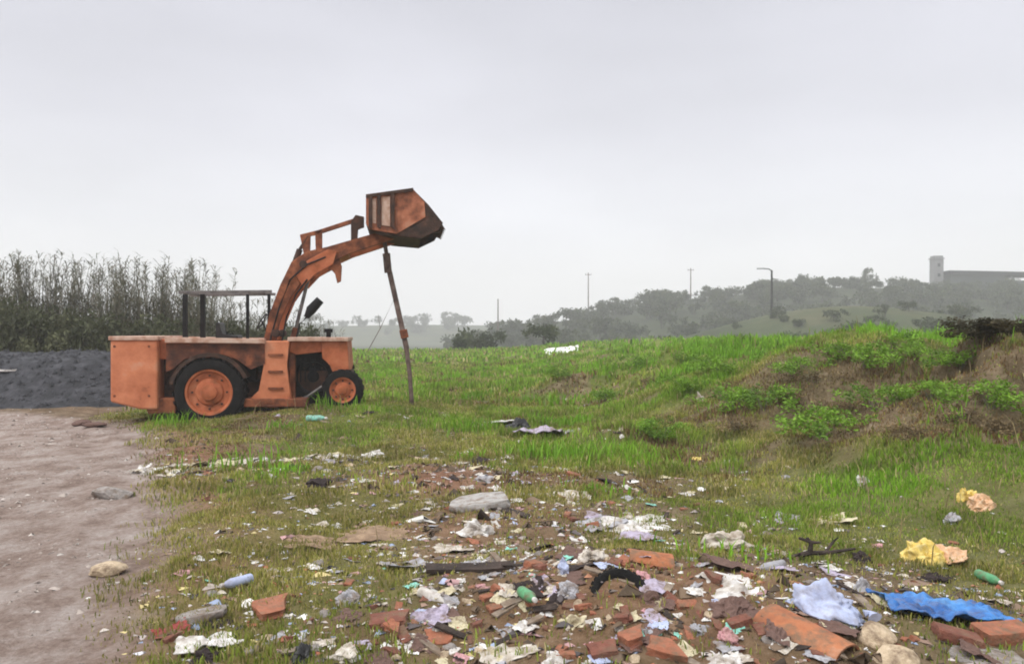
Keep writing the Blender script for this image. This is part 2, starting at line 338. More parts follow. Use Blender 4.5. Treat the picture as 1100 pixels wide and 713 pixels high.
def ground_material():
    m = bpy.data.materials.new('earth_and_turf'); m.use_nodes = True
    nt = m.node_tree; N = nt.nodes; L = nt.links; b = N['Principled BSDF']
    tc = N.new('ShaderNodeTexCoord')
    def noise(s, d=6, rough=.6, sc=None):
        n = N.new('ShaderNodeTexNoise'); n.inputs['Scale'].default_value = s; n.inputs['Detail'].default_value = d; n.inputs['Roughness'].default_value = rough
        if sc:
            mp = N.new('ShaderNodeMapping'); mp.inputs['Scale'].default_value = sc[:3]; mp.inputs['Rotation'].default_value = (0, 0, sc[3])
            L.new(tc.outputs['Object'], mp.inputs[0]); L.new(mp.outputs[0], n.inputs['Vector'])
        else: L.new(tc.outputs['Object'], n.inputs['Vector'])
        return n.outputs['Fac']
    def ramp(f, st):
        r = N.new('ShaderNodeValToRGB'); el = r.color_ramp.elements
        while len(el) < len(st): el.new(.5)
        for e, (p, c) in zip(el, st): e.position = p; e.color = (*c, 1)
        L.new(f, r.inputs[0]); return r.outputs[0]
    def mix(f, a, c, mode='MIX'):
        x = N.new('ShaderNodeMix'); x.data_type = 'RGBA'; x.blend_type = mode
        if isinstance(f, float): x.inputs[0].default_value = f
        else: L.new(f, x.inputs[0])
        L.new(a, x.inputs[6]); L.new(c, x.inputs[7]); return x.outputs[2]
    z = N.new('ShaderNodeAttribute'); z.attribute_name = 'zone'
    sp = N.new('ShaderNodeSeparateColor'); L.new(z.outputs['Color'], sp.inputs[0])
    road, turf, red = sp.outputs[0], sp.outputs[1], sp.outputs[2]
    far = z.outputs['Alpha']
    soil = ramp(noise(3.2, 10, .75), [(.28, (.045, .032, .02)), (.43, (.12, .085, .052)), (.57, (.22, .160, .105)), (.74, (.36, .29, .21))])
    clay = ramp(noise(5.5, 8, .7), [(.3, (.13, .062, .040)), (.5, (.27, .14, .088)), (.7, (.42, .26, .185))])
    soil = mix(red, soil, clay)
    fl = ramp(noise(38, 4, .6), [(.62, (0, 0, 0)), (.74, (1, 1, 1))])
    pale = ramp(noise(70, 3), [(.3, (.30, .25, .2)), (.7, (.55, .5, .44))])
    fs = N.new('ShaderNodeMath'); fs.operation = 'MULTIPLY'; fs.inputs[1].default_value = .5; L.new(fl, fs.inputs[0])
    soil = mix(fs.outputs[0], soil, pale)
    green = ramp(noise(1.7, 8, .7), [(.28, (.07, .085, .02)), (.45, (.12, .17, .03)), (.58, (.19, .22, .05)), (.74, (.27, .235, .10))])
    c = mix(turf, soil, green)
    # dirt road: pale compacted dust with drawn-out tracks
    rt = ramp(noise(2.2, 10, .76, (1.0, .75, 1, R(-28))), [(.32, (.18, .13, .105)), (.45, (.32, .245, .21)), (.55, (.43, .36, .325)), (.70, (.54, .48, .455))])
    rd2 = ramp(noise(24, 5, .7), [(.35, (.62, .58, .55)), (.65, (1, 1, 1))])
    rt = mix(.75, rt, rd2, 'MULTIPLY')
    c = mix(road, c, rt)
    hill = ramp(noise(.06, 8, .7), [(.3, (.035, .042, .025)), (.5, (.06, .075, .035)), (.72, (.11, .10, .055))])
    wood = ramp(noise(.12, 8, .7), [(.3, (.022, .028, .015)), (.7, (.05, .062, .028))])
    c = mix(far, c, mix(turf, wood, hill))
    L.new(c, b.inputs['Base Color']); b.inputs['Roughness'].default_value = .95; b.inputs['Specular IOR Level'].default_value = .15
    h1 = noise(16, 8, .7); h2 = noise(60, 4)
    ad = N.new('ShaderNodeMath'); ad.operation = 'MULTIPLY_ADD'; ad.inputs[1].default_value = .4; L.new(h2, ad.inputs[0]); L.new(h1, ad.inputs[2])
    bp = N.new('ShaderNodeBump'); bp.inputs['Strength'].default_value = .9; bp.inputs['Distance'].default_value = .06
    L.new(ad.outputs[0], bp.inputs['Height']); L.new(bp.outputs[0], b.inputs['Normal'])
    return m

# ------------------------------------------------------------------ ground: one sheet to the horizon
def axis(a, b, f0, f1, fine, grow, lim):
    v = list(np.arange(f0, f1+1e-6, fine)); s = fine; x = v[-1]
    while x < b: s = min(s*grow, lim); x += s; v.append(x)
    s = fine; x = v[0]; lo = []
    while x > a: s = min(s*grow, lim); x -= s; lo.append(x)
    return np.array(lo[::-1]+v)
gx = axis(-640, 640, -7.5, 8.5, .062, 1.06, 14)
gy = axis(-14, 720, 3.6, 17.5, .062, 1.04, 10)
GX, GY = np.meshgrid(gx, gy)
GZ = H(GX.ravel(), GY.ravel())
nx, ny = len(gx), len(gy)
i = np.arange(nx*ny).reshape(ny, nx)
quads = np.stack([i[:-1, :-1], i[:-1, 1:], i[1:, 1:], i[1:, :-1]], -1).reshape(-1)
xx, yy = GX.ravel(), GY.ravel()
red = np.clip(.55*gau(xx, yy, -.6, 7.6, 1.4, 2.0)+.75*gau(xx, yy, .6, 4.7, 1.6, 1.2)+.45*gau(xx, yy, -1.0, 9.2, 1.3, 1.3)+.95*np.exp(-((xx-np.interp(yy, ROAD_Y, ROAD_X)-.25)/.75)**2)*sst(16, 13, yy)+.28*fbm(xx*.8, yy*.8, 3, 77), 0, 1)
turf = np.clip(.55+.45*sst(9, 20, yy), 0, 1)*grass_w(xx, yy)*(1-.8*dry_w(xx, yy))
turf = np.where(yy > 105, np.clip(1.4*gau(xx, yy, 52, 124, 26, 30)+.6*gau(xx, yy, 95, 118, 26, 22)+sst(300, 400, yy), 0, 1), turf)
zone = np.stack([road_w(xx, yy), turf, red, sst(75, 110, yy)], -1)
me = np_mesh('ground', np.stack([xx, yy, GZ], -1), quads, np.full((nx-1)*(ny-1), 4), [ground_material()], zone, 'zone')
me.polygons.foreach_set('use_smooth', [True]*len(me.polygons))
ground = link(bpy.data.objects.new('ground', me)); tag(ground, 'rough ground of earth, turf and dirt track', 'ground', kind='structure')

# ------------------------------------------------------------------ grass
def blades(name, x, y, h, w, col, label, lean=.5):
    n = len(x); z = H(x, y)-.01
    an = rng.uniform(0, 2*np.pi, n); fa = rng.uniform(0, 2*np.pi, n)
    ax, ay = np.cos(fa)*w/2, np.sin(fa)*w/2
    le = h*lean*rng.uniform(.15, 1.0, n); lx, ly = np.cos(an)*le, np.sin(an)*le
    v = np.zeros((n, 5, 3))
    v[:, 0] = np.stack([x-ax, y-ay, z], -1); v[:, 1] = np.stack([x+ax, y+ay, z], -1)
    v[:, 2] = np.stack([x-ax*.8+lx*.35, y-ay*.8+ly*.35, z+h*.6], -1); v[:, 3] = np.stack([x+ax*.8+lx*.35, y+ay*.8+ly*.35, z+h*.6], -1)
    v[:, 4] = np.stack([x+lx, y+ly, z+h*rng.uniform(.8, 1.0, n)], -1)
    k = (np.arange(n)*5)[:, None]
    fl = np.concatenate([k+np.array([0, 1, 3, 2]), k+np.array([2, 3, 4])], 1).ravel()
    me = np_mesh(name, v.reshape(-1, 3), fl, np.tile([4, 3], n), [M['blade']], np.repeat(col, 5, 0))
    o = link(bpy.data.objects.new(name, me)); tag(o, label, 'grass', kind='stuff'); return o

def scatter(n, y0, y1, half=.70, pad=1.0):
    y = np.sqrt(rng.uniform(y0*y0, y1*y1, n)); x = rng.uniform(-1, 1, n)*(half*y+pad)
    return x, y
def vivid(x, y):
    """how lush the grass is: the mound and hollows are the greenest"""
    a, t = mound(x, y)
    return np.clip(.30-.30*sst(13, 8, y)*sst(2.6, 1.0, x)-.55*gau(x, y, 5.0, 11.4, 2.0, 2.2)+.62*t*sst(-.5, .5, fbm(x*.6, y*.6, 3, 66)+.25)+.55*(sst(.0, .5, fbm(x*.8+5, y*.8, 3, 64)+.1)-.35)+.2*fbm(x*.55, y*.55, 3, 62)+.25*sst(14, 30, y)+.45*gau(x, y, 4.4, 7.8, 1.7, 1.6), 0, 1)
def grass_col(x, y, n):
    v = np.clip(vivid(x, y)+rng.normal(0, .12, n), 0, 1)[:, None]
    olive = np.array([.29, .265, .070]); lush = np.array([.20, .385, .028]); straw = np.array([.44, .36, .18]); dark = np.array([.045, .085, .014])
    c = olive*(1-v)+lush*v
    s = (rng.uniform(0, 1, n) < np.clip(.20-.16*v[:, 0], 0.03, 1))[:, None]
    d = (rng.uniform(0, 1, n) < .22)[:, None]
    c = np.where(s, straw, np.where(d, dark*.6+c*.4, c))
    dw = (rng.uniform(0, 1, n) < .72*dry_w(x, y))[:, None]
    bro = np.array([[.20, .125, .055]])*rng.uniform(.35, 1.35, (n, 1)); c = np.where(dw, bro, c)
    pt = .80+.45*sst(-.5, .45, fbm(x*1.9+5, y*1.9, 3, 164))[:, None]
    return np.clip(c*pt*rng.uniform(.75, 1.25, (n, 1)), 0, .6)
gxs, gys, ghs, gws = [], [], [], []
for n, y0, y1, hh, ww in [(260000, 3.4, 8, .075, .0085), (430000, 8, 17, .11, .013), (300000, 17, 42, .18, .036), (70000, 42, 88, .26, .12)]:
    x, y = scatter(n, y0, y1)
    g = grass_w(x, y); a, t = mound(x, y)
    cl = sst(-.35, .55, fbm(x*2.6, y*2.6, 3, 83)+.15)                       # tufts and thin places
    keep = rng.uniform(0, 1, n) < g*(.34+.66*cl)*(.7+.3*sst(5, 9, y))
    x, y, t, cl = x[keep], y[keep], t[keep], cl[keep]
    tall = sst(.1, .6, fbm(x*.7, y*.7, 2, 84))
    clump = sst(.15, .6, fbm(x*1.1+9, y*1.1, 3, 85))
    lush_ = sst(.05, .5, fbm(x*.8+5, y*.8, 3, 64)+.1)
    h = hh*rng.uniform(.5, 1.25, len(x))*(.40+.4*cl+.65*t*clump+.75*lush_*(.25+.75*sst(8, 13.5, y+1.2*(x-1))))
    h = h*(1-.35*gau(x, y, -5, 14.5, 2.5, .8))*(1-.35*dry_w(x, y))
    gxs.append(x); gys.append(y); ghs.append(h); gws.append(ww*rng.uniform(.7, 1.3, len(x)))
gxa, gya = np.concatenate(gxs), np.concatenate(gys)
blades('grass', gxa, gya, np.concatenate(ghs), np.concatenate(gws), grass_col(gxa, gya, len(gxa)), 'short rough grass growing over the ground and mound')
# lush tussocks on the mound and in the hollows
cx_, cy_ = scatter(2600, 5, 30)
a, t = mound(cx_, cy_)
kk = (rng.uniform(0, 1, 2600) < (.12+.88*sst(.15, .8, t))*grass_w(cx_, cy_)*sst(.0, .5, fbm(cx_*.55, cy_*.55, 3, 86)+.25))
cx_, cy_ = cx_[kk], cy_[kk]
nb = 95
sz = rng.uniform(.10, .40, len(cx_))
tx = (cx_[:, None]+rng.normal(0, 1, (len(cx_), nb))*sz[:, None]).ravel(); ty = (cy_[:, None]+rng.normal(0, 1, (len(cx_), nb))*sz[:, None]).ravel()
th = (np.repeat(sz, nb)*.75+.06)*rng.uniform(.5, 1.15, len(tx))*(.5+.5*sst(7, 10.5, ty))
tc_ = np.repeat(rng.uniform(.8, 1.2, (len(cx_), 1))*np.array([[.19, .38, .028]]), nb, 0)*rng.uniform(.6, 1.25, (len(tx), 1))
tk = rng.uniform(0, 1, len(tx)) < (1-road_w(tx, ty))*(1-.85*earth_w(tx, ty))*(1-.9*dry_w(tx, ty))
blades('tussock_grass', tx[tk], ty[tk], th[tk], (.009+.0009*ty[tk]), tc_[tk], 'lush green tussocks growing on the mound', .6)

# dead stalks standing above the grass
sx_, sy_ = scatter(5200, 5, 34)
kk = rng.uniform(0, 1, 5200) < grass_w(sx_, sy_)*(.15+.85*sst(.0, .45, fbm(sx_*.5, sy_*.5, 3, 88)+.1)); sx_, sy_ = sx_[kk], sy_[kk]
blades('dead_stalks', sx_, sy_, rng.uniform(.14, .42, len(sx_)), .005+.0006*sy_, np.array([[.36, .28, .15]])*rng.uniform(.5, 1.2, (len(sx_), 1)), 'dead straw coloured stalks standing above the grass', .5)

# ------------------------------------------------------------------ fine litter, brick crumbs and pebbles nobody could count
def crumbs(name, n, dens, size, palette, label, flat=.5, half=.70):
    x, y = scatter(n*8, 3.5, 24, half)
    k = rng.uniform(0, 1, len(x)) < dens(x, y); x, y = x[k][:n], y[k][:n]; n = len(x)
    base = np.array([(1,0,0),(-.5,.87,0),(-.5,-.87,0),(.15,.1,.9),(.5,-.5,.5)])
    an = rng.uniform(0, 2*np.pi, n); s = size*np.exp(rng.normal(0, .5, n))
    v = base[None]*(1+rng.normal(0, .35, (n, 5, 3)))*s[:, None, None]
    v[:, :, 2] *= flat*rng.uniform(.3, 1.2, n)[:, None]
    c, sn = np.cos(an)[:, None], np.sin(an)[:, None]
    vx = v[:, :, 0]*c-v[:, :, 1]*sn; vy = v[:, :, 0]*sn+v[:, :, 1]*c
    v = np.stack([vx+x[:, None], vy+y[:, None], v[:, :, 2]+H(x, y)[:, None]], -1)
    tri = np.array([0,4,3, 0,1,3, 1,2,3, 2,4,3, 2,0,4])
    fl = ((np.arange(n)*5)[:, None]+tri).ravel()
    pal = np.array(palette); c = pal[rng.integers(0, len(pal), n)]*rng.uniform(.7, 1.15, (n, 1))
    me = np_mesh(name, v.reshape(-1, 3), fl, np.full(n*5, 3), [M['crumb']], np.repeat(c, 5, 0))
    o = link(bpy.data.objects.new(name, me)); tag(o, label, 'litter', kind='stuff')
def rub(x, y): return sst(8.2, 5.0, y)*sst(-2.9, -1.4, x)*sst(4.6, 2.8, x)
def mid(x, y): return np.clip(1.3*gau(x, y, -.2, 8.0, 2.0, 2.8), 0, 1)
crumbs('brick_crumbs', 3600, lambda x, y: np.clip(rub(x, y)*sst(-.3, .6, fbm(x*1.4, y*1.4, 3, 22)+.2)+.12*mid(x, y), 0, 1)*(1-road_w(x, y)), .016,
       [(.42, .15, .08), (.33, .11, .06), (.5, .24, .14), (.22, .1, .06)], 'crumbs of broken brick among the rubble')
crumbs('litter', 13000, lambda x, y: np.clip(.9*rub(x, y)*sst(-.2, .6, fbm(x*1.2+4, y*1.2, 3, 23)+.2)+.55*mid(x, y)+1.0*gau(x, y, -3.0, 10.35, 1.7, .3)+.05*sst(3.5, 1, x)*sst(22, 10, y), 0, 1)*(1-road_w(x, y)), .0215,
       [(.74, .72, .68), (.66, .6, .5), (.55, .55, .6), (.78, .76, .74), (.6, .5, .24), (.3, .36, .5), (.08, .07, .07), (.12, .1, .1), (.5, .3, .3), (.22, .15, .11), (.3, .2, .15), (.16, .12, .09), (.42, .36, .33), (.5, .44, .42)], 'flecks of torn paper and plastic over the ground', .35)
crumbs('gravel', 9000, lambda x, y: np.clip(.8*road_w(x, y)*sst(-.2, .7, fbm(x*1.1, y*1.1, 3, 24)+.25)+.25*rub(x, y), 0, 1), .014,
       [(.30, .25, .22), (.42, .36, .32), (.5, .45, .41), (.2, .16, .14)], 'loose small stones on the dirt track')
crumbs('clods', 3800, lambda x, y: np.clip(earth_w(x, y)*(1-road_w(x, y)), 0, 1), .024, [(.10, .07, .045), (.16, .11, .07), (.2, .14, .095), (.07, .05, .035)], 'clods of dark earth on the bare patches', .7)

# ------------------------------------------------------------------ the abandoned wheel loader
PX0, Y0, YAW = 116.0, 14.6, R(8)
O3 = Vector(((PX0-CX)/F*Y0, Y0, 0.0)); HU = Vector((math.cos(YAW), math.sin(YAW), 0)); HV = Vector((-math.sin(YAW), math.cos(YAW), 0))
def V(px, py, v=0.0):
    """side view: the (u, z) of the loader that stands at a photo pixel when it lies v metres in from the near side"""
    k = (px-CX)/F; o = O3+HV*v
    u = (k*o.y-o.x)/(HU.x-k*HU.y); Yd = o.y+u*HU.y
    return (u, EYE-(py-CY)/F*Yd)
def P(pts, v=0.0): return [V(a, b, v) for a, b in pts]
def V3(px, py, v): u, z = V(px, py, v); return (u, v, z)

ld = empty('wheel_loader', O3, YAW)
tag(ld, 'rusty orange abandoned wheel loader with its bucket raised high', 'wheel loader')
W = 1.9
m = MB(); m.prism(P([(117,365),(168,365),(168,440),(150,440),(117,432)]), .06, W-.06, .035); tank = m.build('counterweight_box', M['orange_clean'], ld)
m = MB(); m.prism(P([(115.5,361),(169.5,361),(169.5,365.5),(115.5,365.5)]), .03, W-.03, .012); m.build('lid', M['pale_edge'], tank)  # pale lid puts the sky's sheen on the box top into colour
m = MB()
for pz in (372, 425):
    for pxx in (123, 160):
        m.lathe_y([(0.001, .048), (.022, .050), (.022, .063)], V(pxx, pz, .06), 10)
m.build('bolt', M['rust'], tank)
m = MB(); m.prism(P([(150,428),(186,428),(186,445),(156,445)]), .15, W-.15, .02); m.build('rear_bumper', M['rust'], ld)
m = MB(); m.prism(P([(168,398),(378,398),(378,424),(168,430)], .55), .55, 1.35, .02); m.build('chassis', M['darkrust'], ld)
# hood deck; its rail's pale colour paints the sky's sheen
m = MB(); m.prism(P([(168,364),(284,366),(284,384),(168,386)], .2), .20, W-.20, .02); m.build('engine_hood', M['orange'], ld)
for va, vb in ((.05, .17), (W-.17, W-.05)):
    m = MB(); m.prism(P([(176,362),(284,364),(284,369),(176,368)]), va, vb, .01); m.build('hood_rail', M['pale_edge'], ld)
m = MB()
for a, b in ((.40, 1.5),): m.prism(P([(170,386),(204,384),(204,440),(170,440)], .5), .5, 1.4, .02)
m.build('gearbox', M['darkrust'], ld)
# rear fender arch
def arch(cx, cy, r0, r1, a0, a1, v0, v1, n=14):
    m = MB(); pts = []
    for k in range(n+1):
        a = R(a0+(a1-a0)*k/n); pts.append((cx+r1*math.cos(a), cy-r1*math.sin(a)))
    for k in range(n, -1, -1):
        a = R(a0+(a1-a0)*k/n); pts.append((cx+r0*math.cos(a), cy-r0*math.sin(a)))
    m.prism(P(pts), v0, v1); return m
arch(224, 424, 41, 45, 25, 165, .04, .56).build('fender', M['darkrust'], ld)
m = MB(); m.prism(P([(176,369),(283,370),(283,391),(268,397),(252,386),(238,381),(212,381),(196,386),(184,396),(176,400)]), .14, .19); m.build('side_panel', M['oldred'], ld)

def wheel(name, pxc, pyc, rpx, v0, width, hubr, hubmat, lugs=22):
    """tyre with lugs, dished rim, hub and nuts; v0 is the outer face"""
    u, z = V(pxc, pyc, v0); r = rpx/F*(O3.y+u*HU.y+v0)
    w = MB()
    s = -1 if v0 < .95 else 1
    def q(d): return v0 - s*d*width                     # d in 0..1 from the outer face inward
    hr = hubr*r
    w.lathe_y([(hr, q(.10)), (hr*1.06, q(.02)), (r*.80, q(0)), (r*.92, q(.05)), (r*.965, q(.16)), (r*.975, q(.5)), (r*.965, q(.84)), (r*.92, q(.95)), (r*.80, q(1)), (hr*1.06, q(.98)), (hr, q(.9)), (hr, q(.5)), (hr, q(.10))], (u, z), 56)
    for k in range(lugs):
        for half in (0, 1):
            a = 2*math.pi*(k+half*.5)/lugs; da = .09
            d0, d1 = (.03, .52) if half == 0 else (.48, .97)
            sk = .16 if half == 0 else -.16
            pts = []
            for rr in (r*.955, r*1.0):
                for dd, aa in ((d0, a), (d1, a+sk)):
                    for e in (-1, 1): pts.append((u+rr*math.cos(aa+e*da*.5), q(dd), z+rr*math.sin(aa+e*da*.5)))
            w.poly(pts, [(0,1,3,2),(4,6,7,5),(0,4,5,1),(2,3,7,6),(0,2,6,4),(1,5,7,3)])
    t = w.build(name, M['rubber'], ld, True)
    c = MB()
    c.lathe_y([(hr*1.02, q(.04)), (hr*.93, q(.07)), (hr*.88, q(.20)), (hr*.62, q(.24)), (hr*.55, q(.16)), (hr*.36, q(.13)), (hr*.34, q(.03)), (hr*.16, q(.0)), (.001, q(.0))], (u, z), 40)
    c.lathe_y([(hr*1.0, q(.94)), (hr*.6, q(.75)), (.001, q(.72))], (u, z), 40)
    c.build('rim', hubmat, t, True)
    nu = MB()
    for k in range(8):
        a = 2*math.pi*k/8
        nu.lathe_y([(.02, q(.24)), (.02, q(.15)), (.001, q(.15))], (u+hr*.74*math.cos(a), z+hr*.74*math.sin(a)), 6)
    nu.build('wheel_nut', M['darkrust'], t)
    return t
wheel('wheel', 224, 421.5, 38, .02, .44, .64, M['orange'])
wheel('wheel', 238, 418, 35, W-.02, .44, .64, M['orange'])
t = wheel('wheel', 336, 404.5, 35, .50, .40, .50, M['black_metal'], 20); t['label'] = 'black front wheel with dark hub behind the loader column'
wheel('wheel', 350, 404, 32, W-.05, .40, .50, M['black_metal'], 20)
t = wheel('small_wheel', 368, 419, 22.5, .10, .26, .60, M['orange'], 16); t['label'] = 'small front wheel with orange rim'
m = MB(); m.tube([V3(224,421,.3), V3(238,418,W-.3)], .09); m.build('axle', M['darkrust'], ld)
m = MB(); m.tube([V3(336,404.5,.7), V3(350,404,W-.3)], .08); m.build('axle', M['darkrust'], ld)
m = MB(); m.tube([V3(368,419,.3), V3(360,410,1.0)], .05); m.build('axle', M['darkrust'], ld)
# columns that carry the arms
for v0, nm in ((.16, 'near'), (1.40, 'far')):
    m = MB(); off = 0
    m.prism(P([(283,366),(311,366),(307,392),(313,430),(296,438),(272,437),(268,428),(279,420),(284,395)], .16) if nm == 'near' else
            P([(283,366),(311,366),(307,392),(313,430),(272,437),(279,420)], .16), v0, v0+.30, .02)
    m.build('arm_column', M['orange_clean'], ld)
m = MB()
for zz in (380, 398, 416): m.prism(P([(288,zz),(304,zz),(304,zz+2),(288,zz+2)], .14), .125, .158)
m.build('column_rib', M['rust'], ld)
m = MB(); m.prism(P([(262,428),(330,428),(330,437),(262,437)], .12), .10, W-.3, .02); m.build('step_plate', M['rust'], ld)
# engine, radiator and dashboard between the columns
m = MB(); m.prism(P([(256,384),(284,384),(284,425),(256,425)], .6), .6, 1.3, .03); m.prism(P([(262,388),(276,388),(276,410),(262,410)], .5), .45, .6, .02)
m.build('engine_block', M['black_metal'], ld)
m = MB(); m.prism(P([(311,366),(346,366),(346,378),(318,381),(311,378)], .3), .3, W-.3, .02); m.build('cowl', M['orange'], ld)
m = MB(); m.prism(P([(309,362),(374,362.5),(374,366.5),(309,366.5)], .2), .16, W-.16, .01); m.build('cowl_rail', M['pale_edge'], ld)  # pale strip paints sky sheen on the cowl's top edge
m = MB(); m.prism(P([(345,366),(373,366),(375,395),(372,413),(362,413),(356,392),(346,385)], .24), .24, W-.24, .025); m.build('nose_panel', M['orange'], ld)
m = MB()
for k in range(6): m.bar(V3(313+k*5, 384, .48), V3(313+k*5, 410, .48), .02, .02)
m.build('grille', M['black_metal'], ld)
m = MB(); m.tube([V3(353,366,.8), V3(353,357,.8)], .05, 10); m.tube([V3(353,357,.8), V3(353,353,.8)], .085, 10); m.build('air_cleaner', M['black_metal'], ld)
m = MB(); m.prism(P([(311,379),(317,381),(317,432),(311,430)], .3), .3, .42, .01); m.build('brace', M['rust'], ld)
m = MB(); m.tube([V3(318,431,.45), V3(330,426,.45), V3(346,415,.45)], .03, 8); m.build('drag_link', M['grey_metal'], ld)

# loader arms
ARM = [(283,366),(296,366),(300,346),(309,322),(323,302),(336,291),(354,282),(376,272),(428,255),(428,243),(380,257),(352,265),(329,270),(313,281),(301,306),(289,338)]
for v0 in (.50, 1.36):
    m = MB(); m.prism(P(ARM, .50), v0, v0+.14, .018); arm = m.build('loader_arm', M['rust'] if v0 < 1 else M['orange'], ld)
    m = MB(); m.prism(P([(318,296),(330,280),(352,268),(362,270),(358,284),(338,294),(326,308)], .50), v0-.035, v0, .01); m.build('gusset', M['orange'], arm)
    m = MB()
    for c in ((296,358), (326,284), (420,250)): m.lathe_y([(.07, v0-.075), (.075, v0-.06), (.075, v0+.2), (.001, v0+.2)], V(*c, .5), 16); m.lathe_y([(.001, v0-.075), (.07, v0-.075)], V(*c, .5), 16)
    m.build('pivot_pin', M['darkrust'], arm, True)
m = MB(); m.prism(P([(350,268),(372,262),(374,273),(354,281)], .5), .645, 1.355, .02); m.build('cross_beam', M['orange'], ld)
m = MB(); m.tube([V3(312,300,.64), V3(312,300,1.36)], .09, 14); m.build('torque_tube', M['rust'], ld, True)
# lift cylinders
for v in (.74, 1.26):
    m = MB(); m.tube([V3(300,425,v), V3(318,352,v)], .065, 14); cyl = m.build('lift_cylinder', M['rust'], ld, True)
    m = MB(); m.tube([V3(318,352,v), V3(333,292,v)], .035, 12); m.build('piston_rod', M['grey_metal'], cyl, True)
# tilt linkage over the arms: bell crank plates, rods, bucket brackets
for v in (.66, 1.24):
    m = MB(); m.prism(P([(326,272),(333,272),(333,253),(339,252),(339,270),(346,267),(346,246),(322,252)], v), v, v+.07, .008); m.build('bell_crank', M['rust'], ld)
    m = MB(); m.tube([V3(300,330,v+.03), V3(322,268,v+.03)], .06, 12); m.tube([V3(322,268,v+.03), V3(331,254,v+.03)], .033, 10); m.build('tilt_cylinder', M['darkrust'], ld, True)
    m = MB(); m.bar(V3(338,251,v+.035), V3(384,236,v+.035), .07, .085, .01); m.build('tilt_link', M['rust'], ld)
    m = MB(); m.prism(P([(377,258),(384,256),(384,246),(391,244),(391,233),(382,231),(377,238)], v), v-.03, v+.10, .01); m.build('link_bracket', M['darkrust'], ld)
m = MB(); m.prism(P([(350,276),(362,272),(367,286),(366,302),(362,304),(360,294),(354,288)], .5), .53, .61, .006); m.build('hose_bracket', M['rust'], ld)

# hydraulic hoses along the column and arm
for pts in ([(290,420),(286,392),(291,362),(300,330),(312,300),(330,284),(350,276)], [(306,428),(309,396),(303,366),(308,340),(318,316),(330,300)]):
    m = MB(); m.tube([V3(a, b, .47-.02*(i % 2)) for i, (a, b) in enumerate(pts)], .017, 7); m.build('hydraulic_hose', M['black_metal'], ld, True)
m = MB(); m.tube([V3(262,392,.42), V3(268,404,.40), V3(276,410,.42), V3(284,404,.46)], .02, 7); m.build('hydraulic_hose', M['black_metal'], ld, True)

# bucket: clam-shell, mouth tipped down to the front
BV0, BV1 = .02, W-.02
shell = [(452,256),(420,253),(397,246),(393,240),(393,212),(396,210),(444,203)]
lip = [(444,203),(460,219),(476,239)]
bk_pts = [(426,251),(397,246),(393,240),(393,212),(396,210),(444,203),(456,217),(457,233)]
clam_pts = [(420,253),(427,249),(456,233),(457,218),(476,239),(471,247),(452,256)]
def strip(pts, v0, v1, th):
    m = MB(); n = len(pts)
    cc = Vector((sum(a for a, b in pts)/n, sum(b for a, b in pts)/n))
    inn = []
    for i in range(n):
        a = Vector(pts[max(i-1, 0)]); b = Vector(pts[min(i+1, n-1)]); t = (b-a).normalized(); nn = Vector((-t.y, t.x))
        p = Vector(pts[i])
        if (cc-p).dot(nn) < 0: nn = -nn
        inn.append(p+nn*th)
    for i in range(n-1):
        m.prism(P([pts[i], pts[i+1], tuple(inn[i+1]), tuple(inn[i])]), v0, v1)
    bmesh.ops.remove_doubles(m.bm, verts=m.bm.verts[:], dist=.0005)
    return m
bk = strip(shell, BV0+.02, BV1-.02, 1.6).build('bucket', M['darkrust'], ld)  # dark shell colour paints in the shaded underside
strip(lip, BV0+.036, BV1-.036, 1.6).build('clam_lip', M['darkrust'], bk)
for v in (BV0, BV1-.022):
    m = MB(); m.prism(P(bk_pts), v, v+.018); m.build('side_plate', M['bucket'], bk)
    m = MB(); m.prism(P(clam_pts), v+.02, v+.032); m.build('clam_mouth_shade', M['darkrust'], bk)  # dark cheek stands in for the shade inside the open mouth
m = MB()
for a in (396, 405, 420): m.prism(P([(a,211 if a < 400 else 209),(a+4,210.5 if a < 400 else 208.5),(a+4,246),(a,244)]), BV0-.05, BV0-.002, .006)
m.prism(P([(393,209),(444,202),(444,205.5),(393,212.5)]), BV0-.05, BV0-.003, .006)
m.build('stiffening_rib', M['darkrust'], bk)
m = MB(); m.prism(P([(398,214),(404,213),(404,240),(398,239)]), BV0-.014, BV0-.002); m.prism(P([(410,212),(419,211),(419,243),(410,242)]), BV0-.014, BV0-.002)
m.build('patch_plate', M['pale_edge'], bk)
for k in range(7):
    m = MB(); v = BV0+.1+k*(BV1-BV0-.25)/6
    u0, z0 = V(474,238); u1, z1 = V(479,246); u2, z2 = V(469,241)
    m.prism([(u0,z0),(u1,z1),(u2,z2)], v, v+.07); m.build('tooth', M['darkrust'], bk)
# canopy frame of the missing cab
cf = MB()
cf.bar(V3(192,314,.42), V3(292,313,.42), .05, .055, .006); cf.bar(V3(205,317,1.52), V3(296,316,1.52), .05, .055, .006)
cf.bar(V3(196,314,.45), V3(213,317,1.5), .045, .045); cf.bar(V3(267,313.5,.45), V3(284,316,1.5), .045, .045)
cab = cf.build('canopy_frame', M['grey_metal'], ld)
for a, v, w_ in ((199,.42,.085), (218,1.52,.095), (266,.42,.055), (289,1.52,.06)):
    m = MB(); m.bar(V3(a,316,v), V3(a,366,v), w_, w_, .006); m.build('canopy_post', M['black_metal'], ld)
m = MB(); m.prism(P([(232,346),(236,346),(238,360),(256,360),(256,365),(232,365)], .75), .7, 1.2, .03); m.build('seat', M['seat'], ld)
m = MB(); m.tube([V3(318,364,.55), V3(322,348,.55), V3(329,341,.55)], .018, 8); lm = m.build('lamp_stalk', M['black_metal'], ld)
